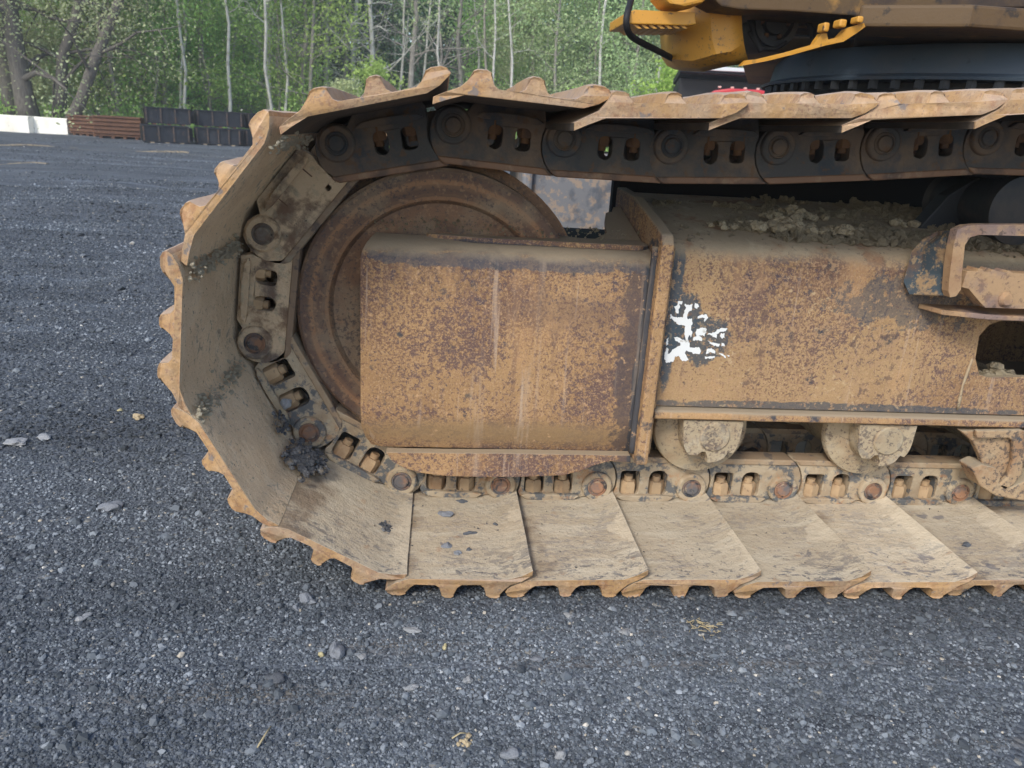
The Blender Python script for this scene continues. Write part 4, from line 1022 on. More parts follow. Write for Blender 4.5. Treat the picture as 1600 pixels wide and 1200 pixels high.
for a in [(524, 1019, .034, 'grey', 'upright grey stone lying in the gravel below the track, beside a yellow pebble', .9),
          (502, 1021, .013, 'yellow', 'small pale yellow pebble touching the left of the upright grey stone', .9),
          (566, 1025, .021, 'pale', 'flat pale grey chip just right of the upright grey stone', .3),
          (480, 937, .034, 'grey', 'grey stone in the gravel below the tilted track shoe', .6),
          (463, 948, .019, 'grey', 'smaller grey stone touching the lower left of the stone below the tilted shoe', .6),
          (173, 790, .042, 'grey', 'long flat grey stone in open gravel left of the track', .4, 1.6),
          (216, 652, .034, 'tan', 'tan round stone on the ground left of the track front', .7),
          (188, 640, .015, 'yellow', 'small yellow pebble upper left of the tan round stone', .7),
          (25, 693, .05, 'pale', 'pale flat stone near the left edge of the photo', .3, 1.4),
          (70, 683, .034, 'pale', 'pale flat chip right of the flat stone at the left edge', .3, 1.6),
          (646, 983, .022, 'pale', 'flat pale stone in gravel below the first flat shoe', .4, 1.4),
          (695, 1009, .011, 'yellow', 'lone yellow pebble in the gravel below the first flat shoe', .8),
          (643, 1079, .018, 'pale', 'whitest angular chip in the foreground gravel', .6),
          (731, 1065, .016, 'pale', 'rounded pale stone in the centre of the foreground gravel', .7),
          (838, 1028, .021, 'grey', 'flat grey chip in the foreground gravel below the second flat shoe', .4),
          (888, 960, .016, 'pale', 'pale stone close under the second flat shoe', .6),
          (430, 1065, .024, 'dark', 'dark stone half buried in gravel at the bottom left', .5, 1.4),
          (800, 1182, .026, 'grey', 'grey stone at the bottom edge right of the tan clod', .6),
          (876, 1182, .022, 'pale', 'light grey stone at the bottom edge of the photo', .7),
          (130, 965, .02, 'pale', 'pale small chip in the left foreground gravel', .5),
          (1232, 1010, .017, 'grey', 'grey pebble in the right foreground gravel', .5),
          (977, 986, .018, 'pale', 'pale pebble left of the straw patch', .5),
          ]:
    stone(a[0], a[1], a[2], a[3], a[4], None, a[5], a[6] if len(a) > 6 else 1)
p = atz(452, 632, .3)
ps, ns_ = plane_hit(444, 632, 11, .035)
o_ = place('stone', stone_mesh('stone', 77, m_st['pale'], 3, .7), at(447, 630, .38), 'white stone stuck beside a nut on the lower left chain link', 'stone'); o_.scale = (.026, .03, .026); o_.rotation_euler = (1.2, .6, .3)
p = atz(727, 1163, .02); place('dirt_clump', lump('dirt_clump', 14, .006, .008, m_st['tan'], 21, .4, 1), (p.x, p.y, gz(p.x, p.y)), 'small tan clod in the gravel at the bottom of the photo', 'dirt clump')
m_straw = mat('dry_straw', (.42, .34, .20), [], rough=.9, bump=())
def twig(a, b_, label, r_=.0016, cat='twig'):
    p0 = atz(*a, .02); p1 = atz(*b_, .02); p0.z = gz(p0.x, p0.y) + .006; p1.z = gz(p1.x, p1.y) + .008
    mid = (p0 + p1) / 2 + Vector((.002, .003, .003)); mb = MB(); mb.tube([p0 - mid, Vector((0, 0, 0)), p1 - mid], [r_, r_, r_ * .6], 5)
    o = mb.build('twig', m_straw); o.location = mid; tag(o, label, cat)
twig((402, 1176), (424, 1143), 'short dry twig in gravel at the bottom left of the photo')
twig((706, 1160), (728, 1153), 'thin pale twig lying just above the small tan clod')
r2 = random.Random(4); mb = MB(); c0 = atz(1098, 982, .02)
for i in range(46):
    a = Vector((r2.gauss(0, .016), r2.gauss(0, .016), r2.uniform(.006, .010))); an = r2.uniform(0, 6.28); l_ = r2.uniform(.006, .018)
    mb.tube([a, a + Vector((math.cos(an) * l_, math.sin(an) * l_, .002))], .0009, 3, smooth=False, cap=False)
o = mb.build('straw_patch', m_straw); o.location = (c0.x, c0.y, gz(c0.x, c0.y)); tag(o, 'tuft of pale straw and chaff pressed into gravel below the third flat shoe', 'straw')

# dried crumbs packed along the seams of the curved shoes
cp = []; cs_ = []
for i_, n_s, y1 in ((12, 260, .36), (11, 200, .34), (13, 120, .36)):
    Mx = frame_mat(pins[i_], pins[i_ + 1], 0)
    for k in range(n_s):
        y = rs.random() * y1; s_ = .003 + .009 * rs.random() ** 2.5
        q = Mx @ Vector((.236 + rs.normal(0, .010), y + .01, .040 - abs(rs.normal(0, .007)) + (.010 if i_ > 11 else .006)))
        cp.append(tuple(q)); cs_.append(s_)
m_crumb = mat('pale_mud_crumb', (.60, .53, .40), [dict(col=(.45, .39, .28), scale=24, lo=.45, hi=.65, amt=.8)], rough=.98, bump=((60, .8, .008),), spec=.05)
scol = bpy.data.collections.new('seam_variants')
for i in range(4): scol.objects.link(bpy.data.objects.new('seam_piece', stone_mesh('seam_piece', i + 80, m_crumb, 2, .75)))
tag(instancer('seam_dirt', cp, cs_, scol), 'dried dirt packed in the seams between the curved track shoes', 'dirt', kind='stuff')
# ------------------------------------------------------------------ yard background
m_conc = mat('whitewashed_concrete', (.93, .90, .82), [dict(col=(.75, .69, .57), scale=2, lo=.45, hi=.7, amt=.8), dict(col=(.48, .44, .36), scale=9, det=8, lo=.60, hi=.7, amt=.7)], rough=.9, bump=((12, .4, .01),))
m_rustbeam = mat('rust_brown_steel', (.17, .085, .05), [dict(col=(.10, .05, .035), scale=5, lo=.45, hi=.65, amt=.8), dict(col=(.26, .13, .06), scale=14, lo=.55, hi=.7, amt=.6)], rough=.85, bump=((10, .4, .01),))
m_blackpan = mat('black_form_steel', (.020, .023, .030), [dict(col=(.045, .05, .06), scale=4, lo=.5, hi=.7, amt=.6), dict(col=(.10, .06, .04), scale=10, det=8, lo=.62, hi=.68, amt=.6)], rough=.6, bump=((8, .3, .01),))
m_ribm = mat('worn_rib', (.075, .06, .055), [dict(col=(.15, .09, .06), scale=14, lo=.5, hi=.6)], rough=.8, bump=())
m_wood = mat('pale_timber', (.42, .33, .22), [dict(col=(.28, .21, .14), scale=9, lo=.45, hi=.65, amt=.7)], rough=.9)
def gpt(px, py): 
    p_ = atz(px, py, .018); return p_
# concrete blocks
pA = gpt(-40, 207); pB = gpt(104, 208)
lab = ['weathered concrete barrier block at the far left edge of the yard', 'weathered tan concrete block left of the white one by the trees', 'whitest concrete block beside the brown steel stack']
for k, (x0, x1) in enumerate(((-100, -36), (-35, 46), (47, 106))):
    a = at(x0, 200, 25.6); b_ = at(x1, 200, 25.3); a.z = b_.z = 0; d = (b_ - a); L_ = d.length
    mb = MB(); W_ = .5; H_ = .50
    n_ = 6
    sect = [(-.0, 0), (0, H_ * .9), (.03, H_), (W_ - .03, H_), (W_, H_ * .9), (W_, 0)]
    mb.sweep(sect, .02, L_ - .02, 5, fn=lambda p_, kk: p_ + Vector((0, 0, .02 * noise.noise(Vector((p_.x * 2, p_.y, k * 5))) if p_.z > .2 else 0)))
    o = mb.build('concrete_block', m_conc, None, 30); o.location = (a.x, a.y, .005); o.rotation_euler.z = math.atan2(d.y, d.x)
    tag(o, lab[k], 'concrete block', 'concrete blocks along the trees')
# brown stacks of steel mats
def mat_stack(x0, y0, x1, y1, depth, H, n, label, post_px):
    a = gpt(x0, y0); b_ = gpt(x1, y1); d = b_ - a; L_ = d.length
    e = empty('steel_mat_stack', (a.x, a.y, .018), label, 'steel stack', 'stacks of rusty steel mats', math.atan2(d.y, d.x))
    for k in range(n):
        z = .07 + (H - .07) * k / n; h = (H - .07) / n
        m_ = MB(); m_.box(0, L_, .0, depth, z + h * .60, z + h * .97); m_.box(.0, L_, .03, depth, z, z + h * .28)
        m_.box(0, L_, .10, depth - .1, z + h * .28, z + h * .6)
        m_.build('steel_mat', m_rustbeam, e)
    m_ = MB()
    for k in range(4): m_.box(L_ * (k + .4) / 4, L_ * (k + .4) / 4 + .09, .05, depth - .05, 0, .07)
    m_.build('runner', m_rustbeam, e)
mat_stack(108, 211, 150, 214, 1.1, .62, 5, 'rusty brown steel mat stack nearest the white concrete blocks', 0)
mat_stack(147, 215, 222, 219, 1.2, .66, 5, 'longer rusty brown steel mat stack left of the black boxes', 0)
# black form boxes: 2 levels
def form_box(px0, py0, px1, py1, z, H, label, depth=1.0, ribs=3, pale=False):
    a = gpt(px0, py0); b_ = gpt(px1, py1); d = b_ - a; L_ = d.length
    e = empty('steel_form_box', (a.x, a.y, z), label, 'steel box', 'black steel boxes stacked two high', math.atan2(d.y, d.x))
    m_ = MB(); m_.box(.0, L_, .04, depth, .06, H - .03); m_.build('box_wall', m_blackpan, e)
    m_ = MB(); m_.box(-.02, L_ + .02, .0, depth, H - .03, H); m_.build('top_rail', m_blackpan, e)
    m_ = MB(); m_.box(-.02, L_ + .02, .0, depth, .03, .06); m_.build('bottom_rail', m_blackpan, e)
    for k in range(ribs + 1):
        m_ = MB(); x = L_ * k / ribs; m_.box(x - .02, x + .02, .005, .04, .06, H - .03); m_.build('rib', m_ribm, e)
    m_ = MB(); m_.box(-.03, -.021, .06, depth - .05, .07, H - .04); m_.build('gap_shade', m_dark, e)  # black fill at both ends stands in for shade in the box gaps
    m_ = MB(); m_.box(L_ + .021, L_ + .13, .10, depth - .05, .07, H - .04); m_.build('gap_shade', m_dark, e)
    m_ = MB()
    for k in range(3): m_.box(L_ * (k + .4) / 3, L_ * (k + .4) / 3 + .1, .0, depth, 0, .03)
    m_.build('skid', m_wood if pale else m_rustbeam, e)
Hb = .50
form_box(226, 223, 296, 226, .020, Hb, 'lower black steel box at the left end of the two-high row', ribs=3, pale=True)
form_box(309, 226, 375, 229, .020, Hb, 'lower black steel box in the middle of the row, with pale skids', ribs=4, pale=True)
form_box(387, 229, 470, 232, .020, Hb, 'lower black steel box at the right, partly behind the track', ribs=3)
form_box(232, 221, 299, 224, .020 + Hb + .002, Hb, 'upper black steel box at the left end of the two-high row', ribs=3)
form_box(312, 224, 379, 227, .020 + Hb + .002, Hb, 'upper black steel box in the middle of the two-high row', ribs=3)
form_box(391, 227, 474, 230, .020 + Hb + .002, Hb, 'upper black steel box at the right, just left of the top track shoe', ribs=3)
# sand ridge lines scraped on the yard
m_sand = mat('pale_sand', (.34, .27, .18), [dict(col=(.20, .17, .13), scale=6, lo=.45, hi=.6, amt=.8)], rough=.95, bump=((30, .6, .02),))
def sandline(ptsx, w_, seed):
    mb = MB(); pr = [gpt(*q_) for q_ in ptsx]; pr = smooth_path(pr, 12)
    for i in range(len(pr) - 1):
        pass
    v = []; 
    for i, p_ in enumerate(pr):
        d = (pr[min(i + 1, len(pr) - 1)] - pr[max(i - 1, 0)]).normalized(); n_ = Vector((-d.y, d.x, 0)); ww = w_ * (.55 + .6 * abs(noise.noise(Vector((i * .37, seed, 0)))))
        z = gz(p_.x, p_.y)
        for k, hgt in ((-1, -.02), (-.4, .010), (.3, .013), (1, -.02)):
            q_ = p_ + n_ * ww * k; v.append((q_.x, q_.y, gz(q_.x, q_.y) + hgt + (.01 * noise.noise(Vector((i * .9, k, seed))) if hgt > 0 else 0)))
    mb.add(v, [(i * 4 + j, i * 4 + j + 1, i * 4 + 5 + j, i * 4 + 4 + j) for i in range(len(pr) - 1) for j in range(3)], 0, True)
    o = mb.build('sand_ridge', m_sand); tag(o, kind='structure'); return o
sandline([(-60, 227), (60, 229), (140, 233), (220, 237), (262, 238), (294, 239)], .10, 1)
sandline([(-40, 256), (20, 253), (55, 253), (75, 256)], .10, 5)
m_leafy = None
# red pickup with black dump body
m_red = mat('red_truck_paint', (.50, .02, .03), [], rough=.3, spec=.5, bump=())
m_blk = mat('black_truck_body', (.004, .0045, .006), [], rough=.6, spec=.5, bump=())
m_alu = mat('aluminium_rim', (.62, .64, .66), [], rough=.35, metallic=.6, bump=())
m_glass = mat('dark_glass', (.02, .03, .045), [], rough=.05, spec=.8, bump=())
m_amb = mat('amber_lens', (.70, .42, .36), [], rough=.3, bump=())
tp_ = atz(1165, 139, 2.05)
TR = empty('dump_truck', (tp_.x, tp_.y, .018), 'red truck with black dump body parked behind the excavator', 'truck', rz=R_(-14))
mb = MB(); mb.prism([(-.83, 1.30), (-.76, 1.78), (-.62, 1.97), (-.3, 2.03), (.3, 2.03), (.62, 1.97), (.76, 1.78), (.83, 1.30)], 0, 1.5); mb.build('cab', m_red, TR, bevel=.03)
mb = MB(); mb.box(-.95, .95, -1.4, 1.5, .55, 1.28); mb.build('hood', m_red, TR, bevel=.06)
mb = MB(); mb.prism([(-.72, 1.32), (-.64, 1.80), (.64, 1.80), (.72, 1.32)], -.02, -.004); mb.build('windshield', m_glass, TR)
for k in range(5):
    mb = MB(); mb.box(-.03, .03, -.02, .10, 0, .035); o = mb.build('marker_light', m_amb, TR, bevel=.008, loc=(-.5 + k * .25, .06, 2.03))
for sx in (-1, 1):
    for y in (-.8, 3.2):
        mb = MB(); mb.lathe([(0, -.13), (.22, -.13), (.38, -.12), (.42, -.08), (.42, .08), (.38, .12), (0, .12)], 28)
        o = mb.build('wheel', m_rubber, TR, 30, loc=(sx * .88, y, .42)); o.rotation_euler.z = R_(90)
mb = MB(); mb.box(-1.25, 1.25, 1.75, 5.0, 1.0, 2.30); mb.build('dump_body', m_blk, TR, bevel=.03)
mb = MB(); mb.sweep([(1.35, 2.36), (1.30, 2.40), (1.35, 2.46), (1.75, 2.50), (5.02, 2.50), (5.02, 2.36)], -1.27, 1.27); mb.build('cab_shield', m_blk, TR, bevel=.01)
mb = MB(); mb.box(-1.28, 1.28, 1.26, 1.31, 2.44, 2.52); mb.build('shield_rim', m_alu, TR, bevel=.01)

# ------------------------------------------------------------------ the wood
def leaf_mat(name, col, tr=.5, var=.25):
    m = bpy.data.materials.new(name); m.use_nodes = True; t = m.node_tree; N = t.nodes; L = t.links; N.clear()
    out = N.new('ShaderNodeOutputMaterial'); d = N.new('ShaderNodeBsdfDiffuse'); q = N.new('ShaderNodeBsdfTranslucent'); mx = N.new('ShaderNodeMixShader'); mx.inputs[0].default_value = tr
    g = N.new('ShaderNodeNewGeometry'); oi = N.new('ShaderNodeObjectInfo'); ad = N.new('ShaderNodeMath'); ad.operation = 'ADD'; L.new(g.outputs['Random Per Island'], ad.inputs[0]); L.new(oi.outputs['Random'], ad.inputs[1])
    mr = N.new('ShaderNodeMapRange'); mr.inputs['From Max'].default_value = 2; mr.inputs['To Min'].default_value = 1 - var * 2; mr.inputs['To Max'].default_value = 1 + var * 2; L.new(ad.outputs[0], mr.inputs[0])
    hs = N.new('ShaderNodeHueSaturation'); hs.inputs['Color'].default_value = (*col, 1); L.new(mr.outputs[0], hs.inputs['Value'])
    mh = N.new('ShaderNodeMapRange'); mh.inputs['To Min'].default_value = .475; mh.inputs['To Max'].default_value = .52; L.new(oi.outputs['Random'], mh.inputs[0]); L.new(mh.outputs[0], hs.inputs['Hue'])
    for x in (d, q): L.new(hs.outputs[0], x.inputs[0])
    L.new(d.outputs[0], mx.inputs[1]); L.new(q.outputs[0], mx.inputs[2]); L.new(mx.outputs[0], out.inputs[0]); return m
lf_fresh = leaf_mat('fresh_leaf', (.46, .66, .20)); lf_light = leaf_mat('pale_leaf', (.55, .68, .36)); lf_dark = leaf_mat('evergreen_leaf', (.10, .17, .09), .4)
lf_olive = leaf_mat('olive_leaf', (.55, .60, .34)); lf_yel = leaf_mat('yellow_green_leaf', (.42, .52, .13)); lf_back = leaf_mat('backwood_leaf', (.36, .50, .25), .5)
m_bark = mat('grey_bark', (.34, .31, .28), [dict(col=(.20, .18, .16), scale=8, st=(3, 3, .6), lo=.45, hi=.6, amt=.8)], rough=.95, bump=((10, .5, .03),))
m_barkdark = mat('dark_grey_bark', (.17, .15, .13), [dict(col=(.09, .08, .07), scale=8, st=(3, 3, .6), lo=.45, hi=.6, amt=.8)], rough=.95, bump=((10, .5, .03),))
m_barkpale = mat('pale_bark', (.56, .54, .50), [dict(col=(.26, .24, .21), scale=4, lo=.5, hi=.65, amt=.7)], rough=.95)
def mk_tree(seed, H, r0_, nl, leaves, lsz, lowest, spread, bark, leafm, lean=0, twigs=3, droop=0, wob=.25, gaus=.35):
    r = random.Random(seed); tb = MB(); pts_ = []; n = 10
    x = y = 0; dx = lean
    for i in range(n + 1):
        k = i / n; pts_.append(Vector((x, y, H * k))); x += dx * H / n + r.gauss(0, wob) * H / n * .35; y += r.gauss(0, wob) * H / n * .3
    tb.tube(pts_, [r0_ * (1 - .85 * (i / n)) * (1.25 if i == 0 else 1) for i in range(n + 1)], 7)
    anchors = []
    def ptat(k):
        f_ = k * n; i = min(n - 1, int(f_)); return pts_[i].lerp(pts_[i + 1], f_ - i)
    for j in range(nl):
        k = lowest + (1 - lowest) * (j + r.random()) / nl; k = min(k, .99)
        a = ptat(k); an = r.uniform(0, 6.28); Lb = spread * (1.15 - .8 * k) * r.uniform(.6, 1.2)
        d = Vector((math.cos(an), math.sin(an), r.uniform(.1, .9))).normalized()
        bp = [a]; cur = a.copy()
        for q_ in range(4):
            cur = cur + d * Lb / 4; d = (d + Vector((r.gauss(0, .25), r.gauss(0, .25), r.gauss(.05, .2) - droop))).normalized(); bp.append(cur.copy())
        rb_ = r0_ * (1 - k * .8) * .38
        tb.tube(bp, [rb_, rb_ * .8, rb_ * .55, rb_ * .35, rb_ * .12], 4, cap=False)
        anchors += [bp[2], bp[3], bp[4]]
        for w_ in range(twigs):
            a2 = bp[r.randint(1, 3)]; d2 = Vector((r.gauss(0, 1), r.gauss(0, 1), r.gauss(.3, .6) - droop * 3)).normalized(); e2 = a2 + d2 * Lb * r.uniform(.2, .5)
            e3 = e2 + (d2 + Vector((r.gauss(0, .4), r.gauss(0, .4), r.gauss(0, .3)))).normalized() * Lb * .2
            tb.tube([a2, e2, e3], [rb_ * .35, rb_ * .2, rb_ * .06], 3, cap=False); anchors += [e2, e3]
    tm = tb.mesh('trunk', [bark]); cm = None
    if leaves:
        A = np.array([tuple(a) for a in anchors]); rr = np.random.default_rng(seed)
        # clumps of leaves round the anchors
        idx = rr.integers(0, len(A), leaves); C0 = A[idx] + rr.normal(0, gaus, (leaves, 3)) * np.array([1, 1, .7 + droop * 2])
        C0 = C0[C0[:, 2] > .15]; m_ = len(C0)
        U = rr.normal(0, 1, (m_, 3)); U /= np.linalg.norm(U, axis=1)[:, None]; Vv = np.cross(U, rr.normal(0, 1, (m_, 3))); Vv /= np.linalg.norm(Vv, axis=1)[:, None]
        s = lsz * rr.uniform(.5, 1.3, (m_, 1)); a_ = U * s; b_ = Vv * s * .55
        q_ = np.stack([C0 - a_, C0 - b_, C0 + a_, C0 + b_], 1).reshape(-1, 3)
        cm = bpy.data.meshes.new('crown'); cm.from_pydata([], [], []); cm.vertices.add(len(q_)); cm.vertices.foreach_set('co', q_.astype(np.float32).ravel())
        cm.loops.add(len(q_)); cm.loops.foreach_set('vertex_index', np.arange(len(q_), dtype=np.int32)); cm.polygons.add(m_)
        cm.polygons.foreach_set('loop_start', np.arange(0, 4 * m_, 4, dtype=np.int32)); cm.update(calc_edges=True); cm.materials.append(leafm)
    return tm, cm
def put_tree(name, tc, loc, label, group=None, rz=0, s=1.0, cat='tree'):
    e = empty(name, loc, label, cat, group, rz); e.scale = (s, s, s)
    for nm, me_ in zip(('trunk', 'crown'), tc):
        if me_:
            o = bpy.data.objects.new(nm, me_); COL.objects.link(o); o.parent = e
    return e
T_young = [mk_tree(200 + i, 11, .08, 30, 11000, .062, .05, 2.4, m_bark, lf_fresh, r_) for i, r_ in ((0, .02), (1, -.03), (2, .05))]
T_light = [mk_tree(220 + i, 10, .07, 30, 11000, .055, .06, 2.2, m_bark, lf_light) for i in range(2)]
T_dark = [mk_tree(240 + i, 12, .16, 34, 6000, .11, .04, 2.6, m_bark, lf_dark, gaus=.45) for i in range(2)]
T_bare = [mk_tree(260 + i, 11, .13, 22, 0, .1, .18, 3.0, b_, None, twigs=7) for i, b_ in ((0, m_barkpale), (1, m_bark), (2, m_barkpale))]
T_thin = [mk_tree(280 + i, 12, .065, 14, 700, .07, .3, 1.6, m_bark if i == 1 else m_barkpale, lf_light, twigs=4) for i in range(3)]
T_shrub = [mk_tree(300 + i, 2.4, .03, 22, 3200, .06, .03, 1.2, m_bark, lm, gaus=.16, wob=.5) for i, lm in enumerate((lf_olive, lf_fresh, lf_yel))]
def treeat(px, dist, sunk=0):
    d = ray(px, 200 + (px - 690) * .06); d.z = 0; d.normalize(); p_ = CAM + d * dist; return Vector((p_.x, p_.y, .0 + sunk))
r3 = random.Random(12)
# distinct front trees
Tw = [mk_tree(320, 12, .33, 30, 15000, .055, .12, 3.6, m_barkdark, lf_olive, .01, droop=.16, gaus=.5), mk_tree(321, 12, .21, 24, 11000, .055, .12, 3.2, m_barkdark, lf_olive, .25, droop=.16, gaus=.5), mk_tree(322, 12, .20, 20, 8000, .055, .15, 3.0, m_barkdark, lf_olive, .47, droop=.14, gaus=.5), mk_tree(323, 12, .26, 24, 9000, .055, .12, 3.4, m_barkdark, lf_olive, -.02, droop=.16, gaus=.5)]
put_tree('willow_tree', Tw[0], treeat(44, 31), 'thickest upright grey willow trunk at the left with drooping pale leaves', 'old willows at the left')
put_tree('willow_tree', Tw[1], treeat(82, 31.5), 'willow trunk leaning slightly right beside the thickest willow', 'old willows at the left')
put_tree('willow_tree', Tw[2], treeat(98, 30.5), 'willow trunk leaning most to the right behind the concrete blocks', 'old willows at the left')
put_tree('willow_tree', Tw[3], treeat(20, 33), 'upright willow trunk nearest the left edge of the photo', 'old willows at the left')
put_tree('bare_tree', T_bare[0], treeat(586, 33), 'tall pale bare tree rising behind the green bush above the track', 'bare trees', .4)
put_tree('bare_tree', T_bare[1], treeat(640, 34), 'thick grey bare tree with spreading limbs right of the pale one', 'bare trees', 2.1, 1.15)
put_tree('bare_tree', T_bare[2], treeat(560, 35), 'pale leafless tree just left of the tall pale bare one', 'bare trees', 1.2)
put_tree('bare_tree', T_bare[1], treeat(712, 34), 'grey leafless tree leaning over the third track shoe', 'bare trees', 4.4)
put_tree('bare_tree', T_bare[0], treeat(508, 36), 'grey bare tree left of the pale leafless pair', 'bare trees', 3.4)
put_tree('bare_tree', T_bare[2], treeat(418, 34), 'bare grey tree standing just above the right black boxes', 'bare trees', 5.0, 1.1)
put_tree('bare_tree', T_bare[1], treeat(485, 33), 'bare twiggy tree behind the first orange grouser of the top shoes', 'bare trees', .9, .95)
put_tree('bush', T_shrub[0], treeat(535, 29, -.1), 'olive-grey bush behind the top left corner of the track', None, .3, .95, 'bush')
put_tree('bush', T_shrub[1], treeat(598, 29.5, -.1), 'bright green bush below the tall pale bare tree', None, 1.3, 1.2, 'bush')
put_tree('bush', T_shrub[2], treeat(1035, 30, .1), 'yellow-green bush left of the yellow machine body', None, .3, 1.35, 'bush')
put_tree('bush', T_shrub[1], treeat(905, 30, -.1), 'green bush low behind the worn middle top shoes', None, 2.3, 1.0, 'bush')
put_tree('bush', T_shrub[0], treeat(60, 33.5, -.1), 'pale olive bush between the thick willow trunks', None, 4.3, 1.3, 'bush')
lists = {'young': (T_young, 'young_tree', 'young leafy tree with fresh green spring leaves in the wood behind the yard', 'fresh green trees'),
         'light': (T_light, 'light_tree', 'pale green feathery tree in the wood right of the bare trees', 'pale green trees'),
         'dark': (T_dark, 'evergreen_tree', 'dark evergreen tree deep in the wood behind the leafy trees', 'dark evergreens'),
         'thin': (T_thin, 'thin_tree', 'thin grey-trunked tree with sparse leaves in the wood', 'thin grey trees')}
def many(kind, pxs, d0, d1, s0=.9, s1=1.15):
    ms, nm, lb, gp = lists[kind]
    marks = [(105, 'left end of the brown steel stacks'), (150, 'joint between the two brown stacks'), (205, 'right brown steel stack'), (262, 'upper left black box'), (306, 'gap after the first upper black box'), (345, 'upper middle black box'), (385, 'gap after the middle black box'), (440, 'upper right black box'),
             (500, 'first tooth on the upper track'), (580, 'second tooth on the upper track'), (655, 'third tooth on the upper track'), (735, 'fourth tooth on the upper track'), (815, 'fifth tooth on the upper track'), (900, 'first worn shoe of the upper track'), (985, 'beam step of the yellow body'), (1040, 'yellow-green bush'), (1120, 'black truck body')]
    seen = {}
    for i, px in enumerate(pxs):
        p_ = px + r3.uniform(-8, 8); L_ = lb
        if kind == 'thin' or (kind in ('young', 'light') and d0 < 33 and px < 1100):
            k = min(range(len(marks)), key=lambda j: abs(marks[j][0] - px)); seen[k] = seen.get(k, 0) + 1
            L_ = {'thin': 'thin grey tree, ', 'young': 'fresh green tree, ', 'light': 'pale green tree, '}[kind] + ('first', 'second', 'third', 'fourth', 'fifth')[seen[k] - 1] + ' above the ' + marks[k][1]
        put_tree(nm, ms[i % len(ms)], treeat(p_, r3.uniform(d0, d1)), L_, gp, r3.uniform(0, 6.28), r3.uniform(s0, s1))
many('young', [150, 188, 225, 262, 300, 335, 372, 410, 448, 480], 32, 37)
many('young', [130, 170, 215, 250, 290, 330, 380, 430], 38, 44)
many('young', [775, 830, 1000, 1060], 35, 40)
many('light', [770, 800, 835, 870, 905, 940, 975, 1010, 1050, 1090], 32, 38)
many('light', [20, 70, 115], 35, 39)
many('dark', [120, 300, 430, 500, 545, 590, 640, 690, 740, 820, 960], 40, 47)
many('young', [100, 200, 280, 360, 470, 620, 860, 920, 1020], 43, 48)
many('thin', [160, 176, 200, 222, 240, 275, 290, 318, 345, 360, 395, 430, 455, 540, 612, 655, 680, 700, 735, 752, 770, 800, 830, 855, 880, 915, 930, 960, 985, 1010, 1045, 1075, 1095, 1120], 31, 37)
many('light', [1130, 1200, 1290, 1400, 1550, 1700], 36, 42)
many('young', [-60, -130, -220, -330], 33, 42); many('dark', [-40, 30, -150, 1150, 1300, 1450], 42, 48)
# far mass of the wood that closes the view
rr = np.random.default_rng(3); nL = 150000
ang = rr.uniform(-.95, .95, nL); dist = rr.uniform(49, 60, nL); zz = rr.uniform(0, 1, nL) ** .85 * 15
zz *= .85 + .25 * np.sin(ang * 23) * .5
C0 = np.stack([CAM.x + np.sin(ang + .1) * dist, CAM.y + np.cos(ang + .1) * dist, zz], 1)
U = rr.normal(0, 1, (nL, 3)); U /= np.linalg.norm(U, axis=1)[:, None]; Vv = np.cross(U, rr.normal(0, 1, (nL, 3))); Vv /= np.linalg.norm(Vv, axis=1)[:, None]
s = rr.uniform(.10, .30, (nL, 1)); q_ = np.stack([C0 - U * s, C0 - Vv * s * .6, C0 + U * s, C0 + Vv * s * .6], 1).reshape(-1, 3)
cm = bpy.data.meshes.new('woodland'); cm.vertices.add(len(q_)); cm.vertices.foreach_set('co', q_.astype(np.float32).ravel()); cm.loops.add(len(q_)); cm.loops.foreach_set('vertex_index', np.arange(len(q_), dtype=np.int32))
cm.polygons.add(nL); cm.polygons.foreach_set('loop_start', np.arange(0, 4 * nL, 4, dtype=np.int32)); cm.update(calc_edges=True); cm.materials.append(lf_back)
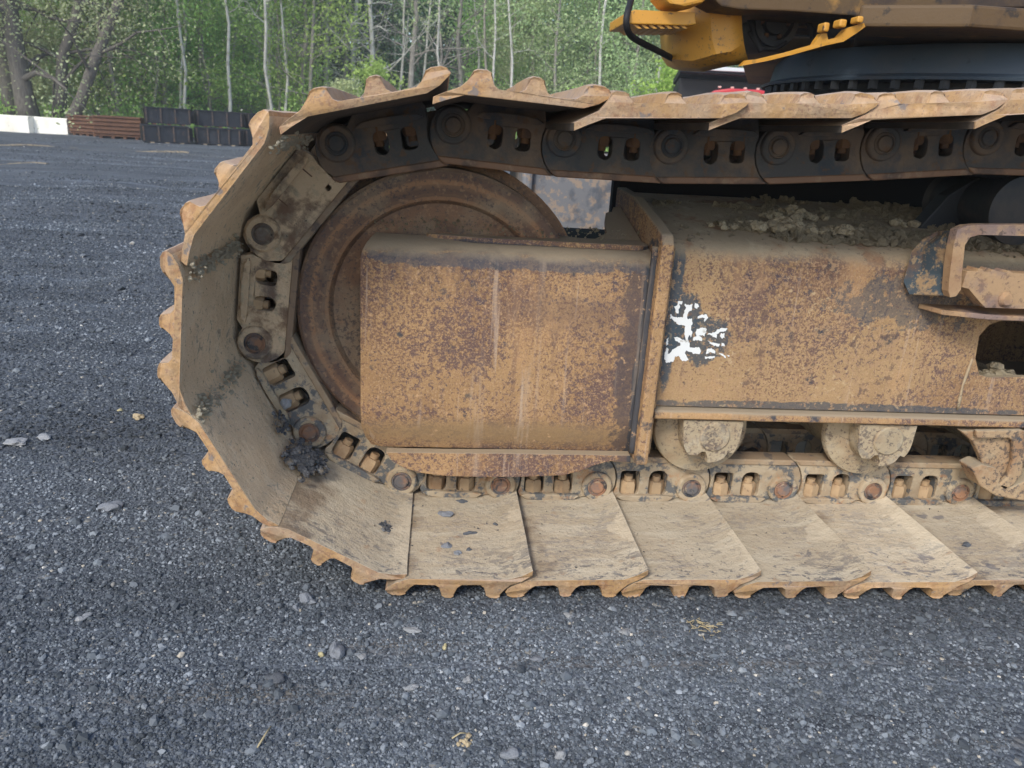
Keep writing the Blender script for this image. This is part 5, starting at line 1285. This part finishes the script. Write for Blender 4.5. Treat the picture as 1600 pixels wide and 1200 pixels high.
o = bpy.data.objects.new('woodland', cm); COL.objects.link(o); tag(o, 'dense dark mass of the wood far behind the separate trees', 'woodland', kind='stuff')
# undergrowth along the edge of the wood
nL = 60000; rr = np.random.default_rng(8); ang = rr.uniform(-.8, .7, nL); dist = rr.uniform(30.5, 40, nL); hh = .9 + .7 * np.sin(ang * 60 + dist) * np.sin(ang * 23 + dist * .7)
zz = rr.random(nL) * np.clip(hh, .15, 2)
C0 = np.stack([CAM.x + np.sin(ang + .1) * dist, CAM.y + np.cos(ang + .1) * dist, zz], 1)
U = rr.normal(0, 1, (nL, 3)); U /= np.linalg.norm(U, axis=1)[:, None]; Vv = np.cross(U, rr.normal(0, 1, (nL, 3))); Vv /= np.linalg.norm(Vv, axis=1)[:, None]
s = rr.uniform(.04, .09, (nL, 1)); q_ = np.stack([C0 - U * s, C0 - Vv * s * .6, C0 + U * s, C0 + Vv * s * .6], 1).reshape(-1, 3)
cm = bpy.data.meshes.new('undergrowth'); cm.vertices.add(len(q_)); cm.vertices.foreach_set('co', q_.astype(np.float32).ravel()); cm.loops.add(len(q_)); cm.loops.foreach_set('vertex_index', np.arange(len(q_), dtype=np.int32))
cm.polygons.add(nL); cm.polygons.foreach_set('loop_start', np.arange(0, 4 * nL, 4, dtype=np.int32)); cm.update(calc_edges=True); cm.materials.append(lf_fresh)
o = bpy.data.objects.new('undergrowth', cm); COL.objects.link(o); tag(o, 'low green undergrowth along the foot of the wood', 'undergrowth', kind='stuff')

# ------------------------------------------------------------------ light haze in the air
hz = MB(); hz.box(-90, 90, -8, 110, -1.2, 19)
m_h = bpy.data.materials.new('thin_haze'); m_h.use_nodes = True; t = m_h.node_tree; t.nodes.clear()
o_ = t.nodes.new('ShaderNodeOutputMaterial'); v_ = t.nodes.new('ShaderNodeVolumePrincipled'); v_.inputs['Color'].default_value = (.93, .96, 1, 1); v_.inputs['Density'].default_value = .0022; v_.inputs['Anisotropy'].default_value = .0
t.links.new(v_.outputs[0], o_.inputs['Volume'])
h = hz.build('haze', m_h); tag(h, 'thin pale haze over the yard and the wood', 'haze', kind='stuff')
